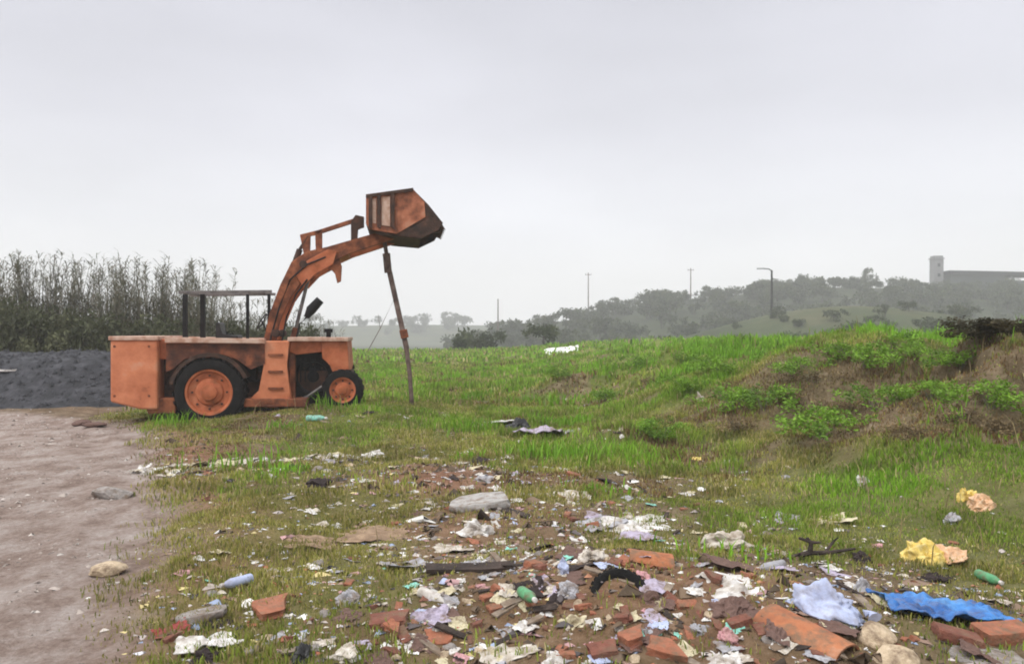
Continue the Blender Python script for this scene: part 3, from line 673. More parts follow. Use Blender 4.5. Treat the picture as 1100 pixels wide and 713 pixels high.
m = MB(); m.tube([V3(329,341,.55), V3(334,333,.55), V3(344,322,.55)], [.05, .10, .085], 14); m.build('work_lamp', M['black_metal'], lm, True)
m = MB()
u, z = V(281, 345, .9)
rings = [Vector((u+.17*math.cos(2*math.pi*k/20)*.5, .95+.17*math.sin(2*math.pi*k/20), z+.17*math.cos(2*math.pi*k/20)*.85)) for k in range(21)]
m.tube(rings, .014, 6, False); m.tube([(u, .95, z), (u+.15, .95, z-.35)], .018, 8); m.bar((u, .79, z), (u, 1.11, z), .02, .015)
m.build('steering_wheel', M['black_metal'], ld)
m = MB()
for a, v in ((290, .62), (294, .72)): m.tube([V3(a, 366, v), V3(a-4, 349, v)], .012, 6)
m.build('control_lever', M['black_metal'], ld)

# prop pole under the bucket
pv = .9
b0 = O3+HU*V(443, 434, pv)[0]+HV*pv; b0.z = H1(b0.x, b0.y)-.1
def W3(px, py, v): u, z = V(px, py, v); w = O3+HU*u+HV*v; return Vector((w.x, w.y, z))
pr = empty('prop_pole', b0)
tag(pr, 'brown weathered prop pole standing under the raised bucket', 'pole')
m = MB(); m.tube([Vector((0, 0, 0)), W3(440, 400, pv)-b0, W3(436, 370, pv)-b0], [.045, .045, .05], 10); m.build('lower_shaft', M['pole'], pr, True)
m = MB(); m.bar(W3(437, 375, pv)-b0, W3(418, 290, pv)-b0, .09, .10, .01); m.bar(W3(419, 296, pv)-b0, W3(412, 253, pv)-b0, .07, .075, .008)
m.bar(W3(417, 293, pv-.06)-b0, W3(415, 272, pv-.06)-b0, .04, .15, .01); m.build('upper_beam', M['pole'], pr)
m = MB(); m.bar(W3(433, 354, pv-.07)-b0, W3(435, 363, pv-.07)-b0, .03, .16, .01); m.build('joint_clamp', M['rust'], pr)
# thin stick leaning behind
s0 = hit(392, 381); k_ = s0.y/F
st = MB(); st.tube([(0, 0, -.1), (16*k_, .1, 28*k_), (30*k_, .2, 58*k_)], [.035, .028, .012], 7); st.tube([(16*k_, .1, 28*k_), (14*k_, .1, 44*k_)], [.02, .008], 6)
o = st.build('bare_stick', M['pole'], None, True); o.location = s0
tag(o, 'thin bare stick leaning out of the grass beyond the prop pole', 'stick')

# ------------------------------------------------------------------ gravel heap behind the loader
hx, hy = np.meshgrid(np.linspace(-19.5, -7.0, 150), np.linspace(17.0, 25.0, 90))
def heap_h(x, y):
    t = 1-((x+14.0)/5.6)**4*.5-((y-20.6)/3.0)**2
    edge = sst(-7.6, -10.2, x+.3*fbm(y, x, 2, 3))
    h = (1.25*(.80+.20*sst(-17, -12.5, x))*np.sqrt(np.clip(t, 0, 1))*edge*sst(17.2, 19.3, y)*sst(-19.3, -17, x))
    return h*(1+.10*fbm(x*.8, y*.8, 3, 14))+.045*fbm(x*5, y*5, 3, 15)*np.clip(h*3, 0, 1)
hz = H(hx.ravel(), hy.ravel()).reshape(hx.shape)-.06+heap_h(hx, hy)
ii = np.arange(hx.size).reshape(hx.shape)
fl = np.stack([ii[:-1, :-1], ii[:-1, 1:], ii[1:, 1:], ii[1:, :-1]], -1).reshape(-1)
M['heap'] = mat('dark_grey_gravel', [(.3, (.016, .017, .019)), (.5, (.036, .037, .043)), (.72, (.08, .08, .09))], scale=3.5, rough=.9, bump=1.0, bscale=14, detail=12)
me = np_mesh('gravel_heap', np.stack([hx.ravel()+13, hy.ravel()-20, hz.ravel()], -1), fl, np.full(len(fl)//4, 4), [M['heap']])
o = link(bpy.data.objects.new('gravel_heap', me)); o.location = (-13, 20, 0)
tag(o, 'long heap of dark grey gravel behind the orange loader', 'heap')
hn = 2600
qx = rng.uniform(-19, -7.4, hn); qy = rng.uniform(17.2, 22.5, hn); kk = heap_h(qx, qy) > .04
# lumps on the heap are part of it
qx, qy = qx[kk], qy[kk]; qn = len(qx); qz = H(qx, qy)-.06+heap_h(qx, qy)
bb = np.array([(1,0,0),(-.5,.87,0),(-.5,-.87,0),(.1,0,.9)]); vv = bb[None]*(1+rng.normal(0, .3, (qn, 4, 3)))*(rng.uniform(.02, .07, qn))[:, None, None]
vv = vv+np.stack([qx+13, qy-20, qz], -1)[:, None]
fl = ((np.arange(qn)*4)[:, None]+np.array([0,1,3, 1,2,3, 2,0,3])).ravel()
me = np_mesh('lumps', vv.reshape(-1, 3), fl, np.full(qn*3, 3), [M['heap']])
lp = link(bpy.data.objects.new('lumps', me)); lp.parent = o; lp['kind'] = 'stuff'

# ------------------------------------------------------------------ plants
def leaf_cards(pts, size, colr, up=.3, aspect=2.2):
    """many small leaf-shaped faces (two triangles folded along the rib)"""
    n = len(pts); pts = np.asarray(pts)
    d = rng.normal(0, 1, (n, 3)); d[:, 2] += up; d /= np.linalg.norm(d, axis=1)[:, None]
    s = np.cross(d, rng.normal(0, 1, (n, 3))); s /= np.linalg.norm(s, axis=1)[:, None]+1e-9
    sz = size*rng.uniform(.6, 1.3, n)[:, None]
    v = np.stack([pts, pts+d*sz*.5+s*sz/aspect*.5, pts+d*sz, pts+d*sz*.5-s*sz/aspect*.5], 1)
    fl = (np.arange(n)*4)[:, None]+np.array([0,1,2,3])
    return v.reshape(-1, 3), fl.ravel(), np.full(n, 4), np.repeat(colr, 4, 0)
def leaves_mesh(name, *a, **k):
    v, f, l, c = leaf_cards(*a, **k); return np_mesh(name, v, f, l, [M['leaf']], c)

def cane_meshes(seed, hgt, ns, wide):
    """a clump of tall cane: thin stems and long drooping leaves"""
    r = random.Random(seed); m = MB(); P_, D_ = [], []
    for k in range(ns):
        a = r.uniform(0, 6.28); q = wide*math.sqrt(r.random()); x, y = q*math.cos(a), q*math.sin(a)*.6
        h = hgt*(.40+.60*r.random()**.95); lx, ly = r.uniform(-.16, .16)*h, r.uniform(-.1, .1)*h
        pts = [Vector((x+lx*t*t, y+ly*t*t, h*t-.1)) for t in (0, .35, .7, 1)]
        m.tube(pts, [.020, .016, .011, .004], 5, False)
        nl = int(h*7)
        for j in range(nl):
            t = .08+.92*(j+r.random())/nl; x_, y_ = x+lx*t*t, y+ly*t*t
            P_.append((x_, y_, h*t-.1)); 
        for j in range(5):
            t = 1-.10*r.random(); P_.append((x+lx*t*t, y+ly*t*t, h*t-.1))
    P_ = np.array(P_); n = len(P_)
    a = rng.uniform(0, 6.28, n); ln = rng.uniform(.22, .62, n)*(1-.35*P_[:, 2]/hgt); w = .030
    out = np.stack([np.cos(a), np.sin(a), np.zeros(n)], -1); sd = np.stack([-np.sin(a), np.cos(a), np.zeros(n)], -1)*w/2
    upv = np.array([0, 0, 1.0]); rise = rng.uniform(.35, 1.2, n)[:, None]
    mid_ = P_+(out*.55+upv*rise*.5)*ln[:, None]; tip = P_+(out*.95+upv*(rise*.55))*ln[:, None]
    v = np.stack([P_-sd*.6, P_+sd*.6, mid_+sd, tip, mid_-sd], 1).reshape(-1, 3)
    fl = ((np.arange(n)*5)[:, None]+np.array([0,1,2,4, 4,2,3])).ravel()
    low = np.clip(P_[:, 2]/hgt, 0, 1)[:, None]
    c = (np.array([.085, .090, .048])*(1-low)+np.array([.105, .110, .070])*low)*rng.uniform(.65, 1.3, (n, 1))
    dry = (rng.uniform(0, 1, n) < .22)[:, None]; c = np.where(dry, np.array([.19, .165, .115]), c)
    return m, np_mesh('leaves', v, fl, np.tile([4, 3], n), [M['leaf']], np.repeat(c, 5, 0))
cane_protos = []
for q, (hh, ns, wd) in enumerate([(4.6, 44, 1.0), (4.9, 36, .85), (4.1, 50, 1.1), (3.2, 30, .9)]):
    st_, lv = cane_meshes(40+q, hh, ns, wd)
    so = st_.build('stems', M['cane'], None, True); so.hide_render = False
    cane_protos.append((so, lv, hh))
used = set()
def place_cane(x, y, k, s, rz, label, group):
    so, lv, hh = cane_protos[k]
    root = empty('cane_clump', (x, y, H1(x, y)), rz); root.scale = (s, s, s)
    tag(root, label, 'cane', group)
    if k in used: c = so.copy(); link(c)
    else: c = so; used.add(k)
    c.parent = root; c.name = 'stems'
    l = bpy.data.objects.new('leaves', lv); link(l); l.parent = root
rc = random.Random(5)
for px in np.arange(-70, 232, 11.5):
    Yc = rc.uniform(26.5, 30.5); x = (px+rc.uniform(-6, 6)-CX)/F*Yc
    top = np.interp(px, [-80, 0, 60, 150, 215, 235], [266, 268, 276, 270, 282, 296])+rc.uniform(-10, 6)
    k = rc.choice([0, 0, 1, 1, 2]); hw = EYE+(CY-top)/F*Yc - H1(x, Yc)
    place_cane(x, Yc, k, hw/cane_protos[k][2], rc.uniform(0, 6.28), 'tall grey-green cane clump in the row behind the gravel heap', 'tall cane clumps behind the gravel heap')
for px in (238, 250, 262, 275, 290, 306, 322, 338, 352):
    Yc = rc.uniform(31, 36); x = (px-CX)/F*Yc
    top = np.interp(px, [238, 262, 290, 352], [308, 320, 318, 342])+rc.uniform(-6, 5); hw = EYE+(CY-top)/F*Yc-H1(x, Yc)
    place_cane(x, Yc, 3, hw/3.2, rc.uniform(0, 6.28), 'low sparse cane clump seen through the loader canopy frame', 'low cane clumps behind the loader')

def shrub_mesh(seed, n, w, h, size, dark, light):
    r = np.random.default_rng(seed)
    nc = 26; cen = np.stack([r.normal(0, .42, nc)*w, r.normal(0, .35, nc)*w, h*(.15+.75*r.beta(1.2, 1.6, nc))], -1)
    cr = r.uniform(.16, .34, nc)*min(w, h)
    k = r.integers(0, nc, n); d = r.normal(0, 1, (n, 3)); d /= np.linalg.norm(d, axis=1)[:, None]
    p = cen[k]+d*(cr[k]*r.uniform(.35, 1.1, n))[:, None]; p[:, 2] = np.maximum(p[:, 2], .02)
    tone = r.uniform(0, 1, nc)[k][:, None]
    c = (np.array(dark)*(1-tone)+np.array(light)*tone)*r.uniform(.7, 1.3, (n, 1))
    return leaves_mesh('foliage', p, size, c)
def stems_mb(seed, w, h, n=9, r0=.02):
    r = random.Random(seed); m = MB()
    for k in range(n):
        a = r.uniform(0, 6.28); q = w*r.uniform(.15, .5)
        m.tube([(0, 0, -.1), (q*.4*math.cos(a), q*.4*math.sin(a), h*.4), (q*math.cos(a), q*math.sin(a), h*r.uniform(.6, .95))], [r0, r0*.6, r0*.2], 5, False)
    return m
sh_mesh = [shrub_mesh(60+k, 4200, 1.6, 1.9, .15, (.055, .064, .030), (.13, .135, .068)) for k in range(3)]
sh_stem = [stems_mb(70+k, 1.6, 1.9).build('stems', M['bark'], None, True) for k in range(3)]
wd_stem = [stems_mb(80+k, .5, .36, 7, .006).build('stems', M['cane'], None, True) for k in range(3)]
su = set()
def place_shrub(name, x, y, k, s, rz, label, cat, group=None, fm=None, small=False):
    root = empty(name, (x, y, H1(x, y)), rz); root.scale = s; tag(root, label, cat, group)
    f = bpy.data.objects.new('foliage', fm or sh_mesh[k]); link(f); f.parent = root
    c = (wd_stem if small else sh_stem)[k]; key = (small, k)
    if key in su: c = c.copy(); link(c)
    su.add(key); c.parent = root; c.name = 'stems'
for j, px in enumerate(range(-60, 330, 22)):
    Yc = rc.uniform(24.5, 26.0) if px < 200 else rc.uniform(28, 30); x = (px-CX)/F*Yc
    t_ = np.interp(px, [0, 60, 130, 220, 330], [322, 334, 340, 343, 352]); s = (EYE+(CY-t_)/F*Yc-H1(x, Yc))/1.85
    place_shrub('thicket_shrub', x, Yc, j % 3, (1.0, .9, s), rc.uniform(0, 6.28), 'dark green shrub in the thicket at the foot of the cane', 'shrub', 'dark shrubs at the foot of the cane')
# dark brush at the edge of the mound
bm_ = shrub_mesh(91, 5200, 1.5, .9, .11, (.028, .026, .014), (.085, .070, .034))
c = hit(1085, 384)
place_shrub('brown_bush', c.x+.3, c.y+.5, 0, (.5, .8, .30), .4, 'low dark brown bush at the far right end of the mound top', 'bush', None, bm_, True)
# leafy weeds on the mound, each a clump of its own
wd_mesh = [shrub_mesh(95+k, 1500, .55, .42, .048, (.085, .16, .02), (.21, .38, .035)) for k in range(3)]
wspots = [(880,468),(905,383),(955,380),(858,402),(790,440),(940,440),(1000,430),(652,432),(735,420),(768,402),(690,395),(602,405),(985,385),(1030,398),(712,470),(1065,440),(740,395),(820,440),(930,395)]
for j, (px, py) in enumerate(wspots):
    c = hit(px, py); s = rc.uniform(.7, 1.35)
    place_shrub('weed_clump', c.x, c.y, j % 3, (s*1.2, s*1.2, s*.9), rc.uniform(0, 6.28), 'bright green leafy weed clump growing on the mound', 'weed', 'leafy weed clumps on the mound', wd_mesh[j % 3], True)

dry_mesh = [shrub_mesh(105+k, 900, .5, .36, .045, (.10, .070, .036), (.30, .22, .11)) for k in range(3)]
dspots = [(875,410),(850,432),(915,440),(1035,455),(1075,470),(985,470),(790,462),(1060,430),(700,412)]
for j, (px, py) in enumerate(dspots):
    c = hit(px, py); s = rc.uniform(.45, .85)
    place_shrub('dry_weed', c.x, c.y, j % 3, (s*1.3, s*1.2, s*.75), rc.uniform(0, 6.28), 'dry brown weed clump on the bare earth of the mound', 'weed', 'dry weed clumps on the bare earth', dry_mesh[j % 3], True)
def far_tree_mesh(seed, h, w):
    r = random.Random(seed); m = MB(); m.mi = 0
    m.tube([(0, 0, -.5), (.05*h, 0, h*.35), (.02*h, 0, h*.75)], [.035*h, .024*h, .008*h], 6, False)
    for k in range(5):
        a = r.uniform(0, 6.28); m.tube([(.04*h, 0, h*r.uniform(.25, .5)), (w*.4*math.cos(a), w*.4*math.sin(a), h*r.uniform(.55, .85))], [.015*h, .004*h], 5, False)
    o = m.build('t', M['bark']); me1 = o.data; bpy.data.objects.remove(o)
    g = np.random.default_rng(seed); n = 750; nc = 15
    cen = np.stack([g.normal(0, .3, nc)*w, g.normal(0, .3, nc)*w, h*(.35+.55*g.uniform(0, 1, nc))], -1); cr = g.uniform(.13, .28, nc)*w
    k = g.integers(0, nc, n); d = g.normal(0, 1, (n, 3)); d /= np.linalg.norm(d, axis=1)[:, None]
    p = cen[k]+d*(cr[k]*g.uniform(.4, 1.1, n))[:, None]; p[:, 2] = np.maximum(p[:, 2], .12*h)
    tone = g.uniform(0, 1, nc)[k][:, None]
    c = (np.array([.030, .045, .018])*(1-tone)+np.array([.075, .092, .038])*tone)*g.uniform(.7, 1.3, (n, 1))
    v, f, l, c4 = leaf_cards(p, .17*w, c)
    nv = len(me1.vertices); tv = np.zeros(nv*3, np.float32); me1.vertices.foreach_get('co', tv)
    tf = np.zeros(len(me1.loops), np.int32); me1.loops.foreach_get('vertex_index', tf)
    tl = [len(p_.vertices) for p_ in me1.polygons]
    V_ = np.concatenate([tv.reshape(-1, 3), v]); F_ = np.concatenate([tf, f+nv]); L_ = np.concatenate([tl, l])
    C_ = np.concatenate([np.tile([[.08, .07, .06]], (nv, 1)), c4])
    return np_mesh('tree', V_, F_, L_, [M['leaf']], C_)
tm = [far_tree_mesh(300+k, *hw) for k, hw in enumerate([(5, 5), (6, 4.2), (4.2, 5.4), (5.5, 6), (3.6, 4.6)])]
def far_tree(x, y, s, k, label, group, sz=None):
    o = link(bpy.data.objects.new('tree', tm[k])); o.location = (x, y, H1(x, y)-.2); o.rotation_euler.z = rc.uniform(0, 6.28); o.scale = (s, s, sz or s)
    tag(o, label, 'tree', group); return o
nt_ = 0
while nt_ < 285:
    Yc = rc.triangular(140, 275, 235); px = 485+645*rc.random()**.85; x = (px-CX)/F*Yc
    if H1(x, Yc) < -4.5: continue
    sc_ = rc.uniform(.55, .95)
    if H1(x, Yc)+5.0*sc_ > EYE+(CY-np.interp(px, [480, 540, 600, 660, 700, 780, 860, 1000], [362, 344, 333, 323, 312, 307, 299, 299])+rc.uniform(-2, 5))/F*Yc: sc_ *= .6
    if H1(x, Yc)+5.0*sc_ > EYE+(CY-np.interp(px, [480, 540, 600, 660, 700, 780, 860, 1000], [362, 344, 333, 323, 312, 307, 299, 299])+6)/F*Yc: sc_ *= .75
    if px > 980 and Yc < 250 and H1(x, Yc)+5.2*sc_ > EYE+(CY-301)/F*Yc: continue
    if gau(np.array(x), np.array(Yc), 52, 126, 26, 34) > .35: continue
    far_tree(x, Yc, sc_, rc.randrange(5), 'grey-green tree in the hazy wood on the far hill', 'trees of the wood on the far hill'); nt_ += 1
for k in range(32):
    Yc = rc.uniform(75, 112); px = rc.choice([rc.uniform(470, 700), rc.uniform(960, 1130), rc.uniform(700, 960)]); x = (px-CX)/F*Yc
    far_tree(x, Yc, rc.uniform(.35, .6), rc.randrange(5), 'bushy tree in the dip beyond the field, below the hill', 'trees in the dip beyond the field')
for k in range(20):
    px = rc.uniform(770, 1040); Yc = rc.uniform(104, 126); x = (px-CX)/F*Yc
    far_tree(x, Yc, rc.uniform(.16, .36), rc.randrange(5), 'small bush on the pale green slope in front of the wooded hill', 'bushes on the pale green slope')
for k in range(26):
    Yc = rc.uniform(470, 515); px = rc.uniform(300, 500); x = (px-CX)/F*Yc
    far_tree(x, Yc, rc.uniform(.8, 1.5), rc.randrange(5), 'very faint tree on the most distant pale ridge', 'trees on the most distant ridge')
def ridge_at(px, Y): x = (px-CX)/F*Y; return Vector((x, Y, H1(x, Y)))
def zt(py, Y): return EYE+(CY-py)/F*Y
# rounded dark tree standing up from the ridge line, and a leaning one
c = ridge_at(862, 250); s = (zt(296, 250)-c.z)/5.0
o = far_tree(c.x, c.y, .95*s/1.0*.6, 3, 'dark rounded tree standing highest on the middle of the ridge', None, s)
c = ridge_at(930, 250); s = (zt(287, 250)-c.z)/6.0
o = far_tree(c.x, c.y, .7, 1, 'slim lone tree on the ridge, nearest tree to the pale tower', None, s)

# poles on the hill
def utility_pole(px, py_top, Y, label, arm=True):
    c = ridge_at(px, Y); h = zt(py_top, Y)-c.z
    r = empty('utility_pole', c); tag(r, label, 'pole', None)
    m = MB(); m.tube([(0, 0, -.5), (0, 0, h)], [.22, .14], 8); m.build('post', M['pole'], r)
    if arm:
        m = MB(); m.bar((-1.0, 0, h-.6), (1.0, 0, h-.6), .14, .16); m.build('crossarm', M['pole'], r)
        m = MB()
        for a in (-.9, .9): m.tube([(a, 0, h-.52), (a, 0, h-.25)], .07, 6)
        m.build('insulator', M['wall_pale'], r)
utility_pole(632, 293, 255, 'thin utility pole on the hill slope, farthest left of the crossarm poles')
utility_pole(742, 288, 250, 'thin utility pole on the hill between the slope pole and the street lamp')
utility_pole(535, 321, 215, 'bare post without crossarm at the foot of the hill, beyond the field', False)
c = ridge_at(829, 135); h = zt(289, 135)-c.z
r = empty('street_lamp', c); tag(r, 'tall street lamp with one arm rising behind the grassy mound', 'street lamp')
m = MB(); m.tube([(0, 0, -.4), (0, 0, h-.2)], [.24, .16], 10); m.build('post', M['black_metal'], r, True)
m = MB(); m.tube([(0, 0, h-.3), (-.5, 0, h+.02), (-1.7, 0, h+.1)], .09, 8); m.build('lamp_arm', M['black_metal'], r, True)
m = MB(); m.box((-2.5, -.2, h-.02), (-1.6, .2, h+.16), .05); m.build('lamp_head', M['galv'], r)

# pale tower and the flat-roofed shed on the ridge
Yb = 240.0
c = ridge_at(1006, Yb); h = zt(275, Yb)-c.z
r = empty('water_tower', c); tag(r, 'pale square tower beside the flat-roofed shed on the ridge', 'tower')
m = MB(); m.box((-1.4, -1.4, -1), (1.4, 1.4, h-1.0), .05); m.build('shaft', M['wall_pale'], r)
m = MB(); m.box((-1.6, -1.6, h-1.0), (1.6, 1.6, h-.6), .04); m.box((-1.3, -1.3, h-.6), (1.3, 1.3, h), .05); m.build('parapet', M['wall_pale'], r)
for zz in (h*.35, h*.66):
    m = MB(); m.box((-.4, -1.46, zz), (.4, -1.39, zz+1.0)); m.build('window', M['glass'], r)
c = ridge_at(1072, Yb); x0 = (1013-1072)/F*Yb; x1 = (1142-1072)/F*Yb
zr1 = zt(291, Yb)-c.z; zr0 = zt(296, Yb)-c.z; zb = zt(303, Yb)-c.z
r = empty('shed', c); tag(r, 'long open shed with a dark flat roof on the ridge', 'shed')
m = MB(); m.prism([(x0-.6, zr1-.2), (x1, zr1-.9), (x1, zr0-.5), (x0-.6, zr0)], -5, 5, .05); m.build('roof', M['roof_dark'], r)
xm = (1070-1072)/F*Yb
m = MB(); m.box((x0, -4.2, -3), (xm, 4.2, zr0-.02)); m.build('wall', M['wall_dark'], r)
m = MB(); m.box((xm, -4.2, -3), (x1, 4.2, zb+.2)); m.build('low_wall', M['wall_dark'], r)
for k in range(5):
    m = MB(); q = xm+2+(x1-xm-2.5)*k/4; m.box((q-.15, -4.35, -3), (q+.15, -4.21, zr0-.45)); m.build('column', M['galv'], r)

# ------------------------------------------------------------------ rubbish: prototypes of each kind
def disp(me, f):
    n = len(me.vertices); a = np.zeros(n*3, np.float32); me.vertices.foreach_get('co', a); a = a.reshape(-1, 3)
    me.vertices.foreach_set('co', f(a).astype(np.float32).ravel()); me.update()
def nz(a, s, seed):
    return np.array([mnoise.noise(Vector((p[0]*s+seed*7.1, p[1]*s-seed*3.3, p[2]*s+seed*1.7))) for p in a])
def folds(d, seed, n, amp):
    """sum of straight creases: flat facets meeting at sharp folds, as in crumpled film"""
    r = np.random.default_rng(seed); nr = r.normal(0, 1, (n, d.shape[1])); nr /= np.linalg.norm(nr, axis=1)[:, None]
    c = r.uniform(-.8, .8, n)*.5; a = r.uniform(.3, 1, n)*r.choice([-1, 1], n)*amp
    v = np.abs(d@nr.T-c)@a
    return v-v.mean()
def crinkle(d, seed, n, f0, f1, amp):
    """many short straight creases running in all directions"""
    r = np.random.default_rng(seed); nr = r.normal(0, 1, (n, d.shape[1])); nr /= np.linalg.norm(nr, axis=1)[:, None]
    ph = d@(nr*r.uniform(f0, f1, n)[:, None]).T+r.uniform(0, 1, n)
    v = np.abs(ph-np.floor(ph)-.5)@r.uniform(.5, 1, n)
    return amp*(v-v.mean())
def bag_mesh(seed, sub=5):
    """crumpled bag, unit size, sagging on the ground"""
    bm = bmesh.new(); bmesh.ops.create_icosphere(bm, subdivisions=sub, radius=.5)
    me = bpy.data.meshes.new('bag'); bm.to_mesh(me); bm.free()
    def f(a):
        d = a/np.linalg.norm(a, axis=1)[:, None]
        q = np.stack([nz(d, 1.3, seed+20+k) for k in range(3)], -1)
        w_ = d+.5*q
        rr = .5*(1+.45*nz(d, 1.1, seed)+folds(w_, seed, 9, .22)+crinkle(w_, seed+50, 7, .9, 1.8, .34)+crinkle(d+.7*q, seed+90, 9, 2.0, 4.2, .15))
        rr = np.clip(rr, .2, 1.0)
        b = d*rr[:, None]
        b[:, 2] = np.where(b[:, 2] < 0, b[:, 2]*.2, b[:, 2]*(.62+.3*nz(d, 1.5, seed+31)))+.03
        b[:, :2] *= (1+1.3*np.clip(.16-b[:, 2], 0, 1))[:, None]
        b[:, :2] /= .5*(b[:, :2].max(0)-b[:, :2].min(0)).mean()*2
        return b
    disp(me, f); return me
def sheet_mesh(seed, n=40, crump=.16):
    """torn crumpled sheet with real thickness, unit size"""
    u, v = np.meshgrid(np.linspace(-.5, .5, n), np.linspace(-.5, .5, n)); u, v = u.ravel(), v.ravel()
    s = float(seed)
    ed = 1+.30*fbm(u*3+s, v*3, 2, seed)
    x = u*ed+.05*fbm(u*7, v*7+s, 2, seed+1); y = v*(1+.30*fbm(u*3, v*3+s, 2, seed+2))
    uv = np.stack([u, v], -1)*2+.25*np.stack([fbm(u*2+s, v*2, 2, seed+8), fbm(u*2, v*2+s, 2, seed+9)], -1)
    z = folds(uv, seed, 8, .10)+crinkle(uv, seed+60, 7, 1.2, 3.0, .09)+.10*fbm(u*2.5+s, v*2.5, 2, seed+4)
    z = crump*1.5*(z-z.min())/(z.max()-z.min())+.012
    top = np.stack([x, y, z], -1); bot = top-np.array([0, 0, .014])
    i = np.arange(n*n).reshape(n, n); k = n*n
    q = np.stack([i[:-1, :-1], i[:-1, 1:], i[1:, 1:], i[1:, :-1]], -1).reshape(-1, 4)
    ring = np.concatenate([i[0, :], i[1:, -1], i[-1, -2::-1], i[-2:0:-1, 0]])
    r2 = np.roll(ring, -1)
    side = np.stack([ring, ring+k, r2+k, r2], -1)
    allq = np.concatenate([q, q[:, ::-1]+k, side])
    return np_mesh('sheet', np.concatenate([top, bot]), allq.ravel(), np.full(len(allq), 4), [])
def block_mesh(seed, dims, chip=.10, cuts=2):
    bm = bmesh.new(); bmesh.ops.create_cube(bm, size=1.0)
    bmesh.ops.bevel(bm, geom=bm.edges[:], offset=.05, segments=2, affect='EDGES', profile=.6)
    bmesh.ops.subdivide_edges(bm, edges=bm.edges[:], cuts=cuts, use_grid_fill=True)
    r = random.Random(seed)
    if chip > .11:                                              # broken end: cut off by a rough plane
        pn = Vector((1, r.uniform(-.6, .6), r.uniform(-.5, .5))).normalized()
        g = bmesh.ops.bisect_plane(bm, geom=bm.verts[:]+bm.edges[:]+bm.faces[:], plane_co=(r.uniform(.0, .25), 0, 0), plane_no=pn, clear_outer=True)
        ed = [e for e in g['geom_cut'] if isinstance(e, bmesh.types.BMEdge)]
        bmesh.ops.holes_fill(bm, edges=ed)
    bmesh.ops.triangulate(bm, faces=[f for f in bm.faces if len(f.verts) > 4])
    me = bpy.data.meshes.new('block'); bm.to_mesh(me); bm.free()
    def f(a):
        n1 = np.stack([nz(a, 2.6, seed+k) for k in range(3)], -1); n2 = np.stack([nz(a, 7, seed+9+k) for k in range(3)], -1)
        b = a+n1*chip*.6+n2*chip*.3
        b = b*np.array(dims); b[:, 2] -= b[:, 2].min(); return b
    disp(me, f); return me
def stone_mesh(seed):
    bm = bmesh.new(); bmesh.ops.create_icosphere(bm, subdivisions=3, radius=.5)
    me = bpy.data.meshes.new('stone'); bm.to_mesh(me); bm.free()
    def f(a):
        d = a/np.linalg.norm(a, axis=1)[:, None]
        r = random.Random(seed)
        rr = np.full(len(d), .5)
        for k in range(9):
            nrm = np.array(Vector((r.gauss(0, 1), r.gauss(0, 1), r.gauss(0, 1))).normalized()); dd = d@nrm
            rr = np.minimum(rr, np.where(dd > .2, r.uniform(.32, .46)/np.maximum(dd, .2), 9))
        rr = rr*(1+.06*nz(d, 6, seed)); b = d*rr[:, None]*np.array([1, .75, .55]); b[:, 2] += .16; return b
    disp(me, f); return me
def board_mesh(seed, l, w, t, bend=.03):
    bm = bmesh.new(); bmesh.ops.create_cube(bm, size=1.0)
    bmesh.ops.subdivide_edges(bm, edges=[e for e in bm.edges if abs((e.verts[0].co-e.verts[1].co).x) > .5], cuts=12)
    me = bpy.data.meshes.new('board'); bm.to_mesh(me); bm.free()
    r = random.Random(seed)
    def f(a):
        b = a.copy(); end = np.abs(b[:, 0]) > .49
        b[:, 0] += np.where(end, nz(a, 5, seed)*.06, 0); b[:, 1] *= 1+.18*nz(a, 2.5, seed+2)
        z = bend/t*(b[:, 0]*2)**2*(1 if r.random() < .5 else -1)+nz(np.stack([a[:, 0], a[:, 0]*0, a[:, 0]*0], -1), 4, seed+4)*.6
        b = np.stack([b[:, 0]*l, b[:, 1]*w, (b[:, 2]+z*.3)*t], -1); b[:, 2] -= b[:, 2].min(); return b
    disp(me, f); return me
def slab_mesh(seed):
    """broken flat piece with an irregular outline"""
    r = random.Random(seed); n = 9; pts = []
    for k in range(n):
        a = 2*math.pi*k/n; q = 1/max(abs(math.cos(a)), abs(math.sin(a)))
        q = min(q, 1.3)*r.uniform(.78, 1.02); pts.append((.5*q*math.cos(a), .5*q*math.sin(a)))
    m = MB(); fs = m.poly([(x, y, 0) for x, y in pts]+[(x*.97, y*.97, 1) for x, y in pts], [tuple(range(n))[::-1], tuple(range(n, 2*n))]+[(i, (i+1) % n, (i+1) % n+n, i+n) for i in range(n)])
    m.bev(fs, .03, 2); bmesh.ops.triangulate(m.bm, faces=m.bm.faces[:]); bmesh.ops.subdivide_edges(m.bm, edges=m.bm.edges[:], cuts=2)
    o = m.build('x', M['concrete']); me = o.data; bpy.data.objects.remove(o)
    me.materials.clear()
    disp(me, lambda a: a+np.stack([.05*nz(a, 3, seed), .05*nz(a, 3, seed+1), .22*nz(a, 2.2, seed+2)], -1)+.02*np.stack([nz(a, 9, seed+3)]*3, -1))
    return me
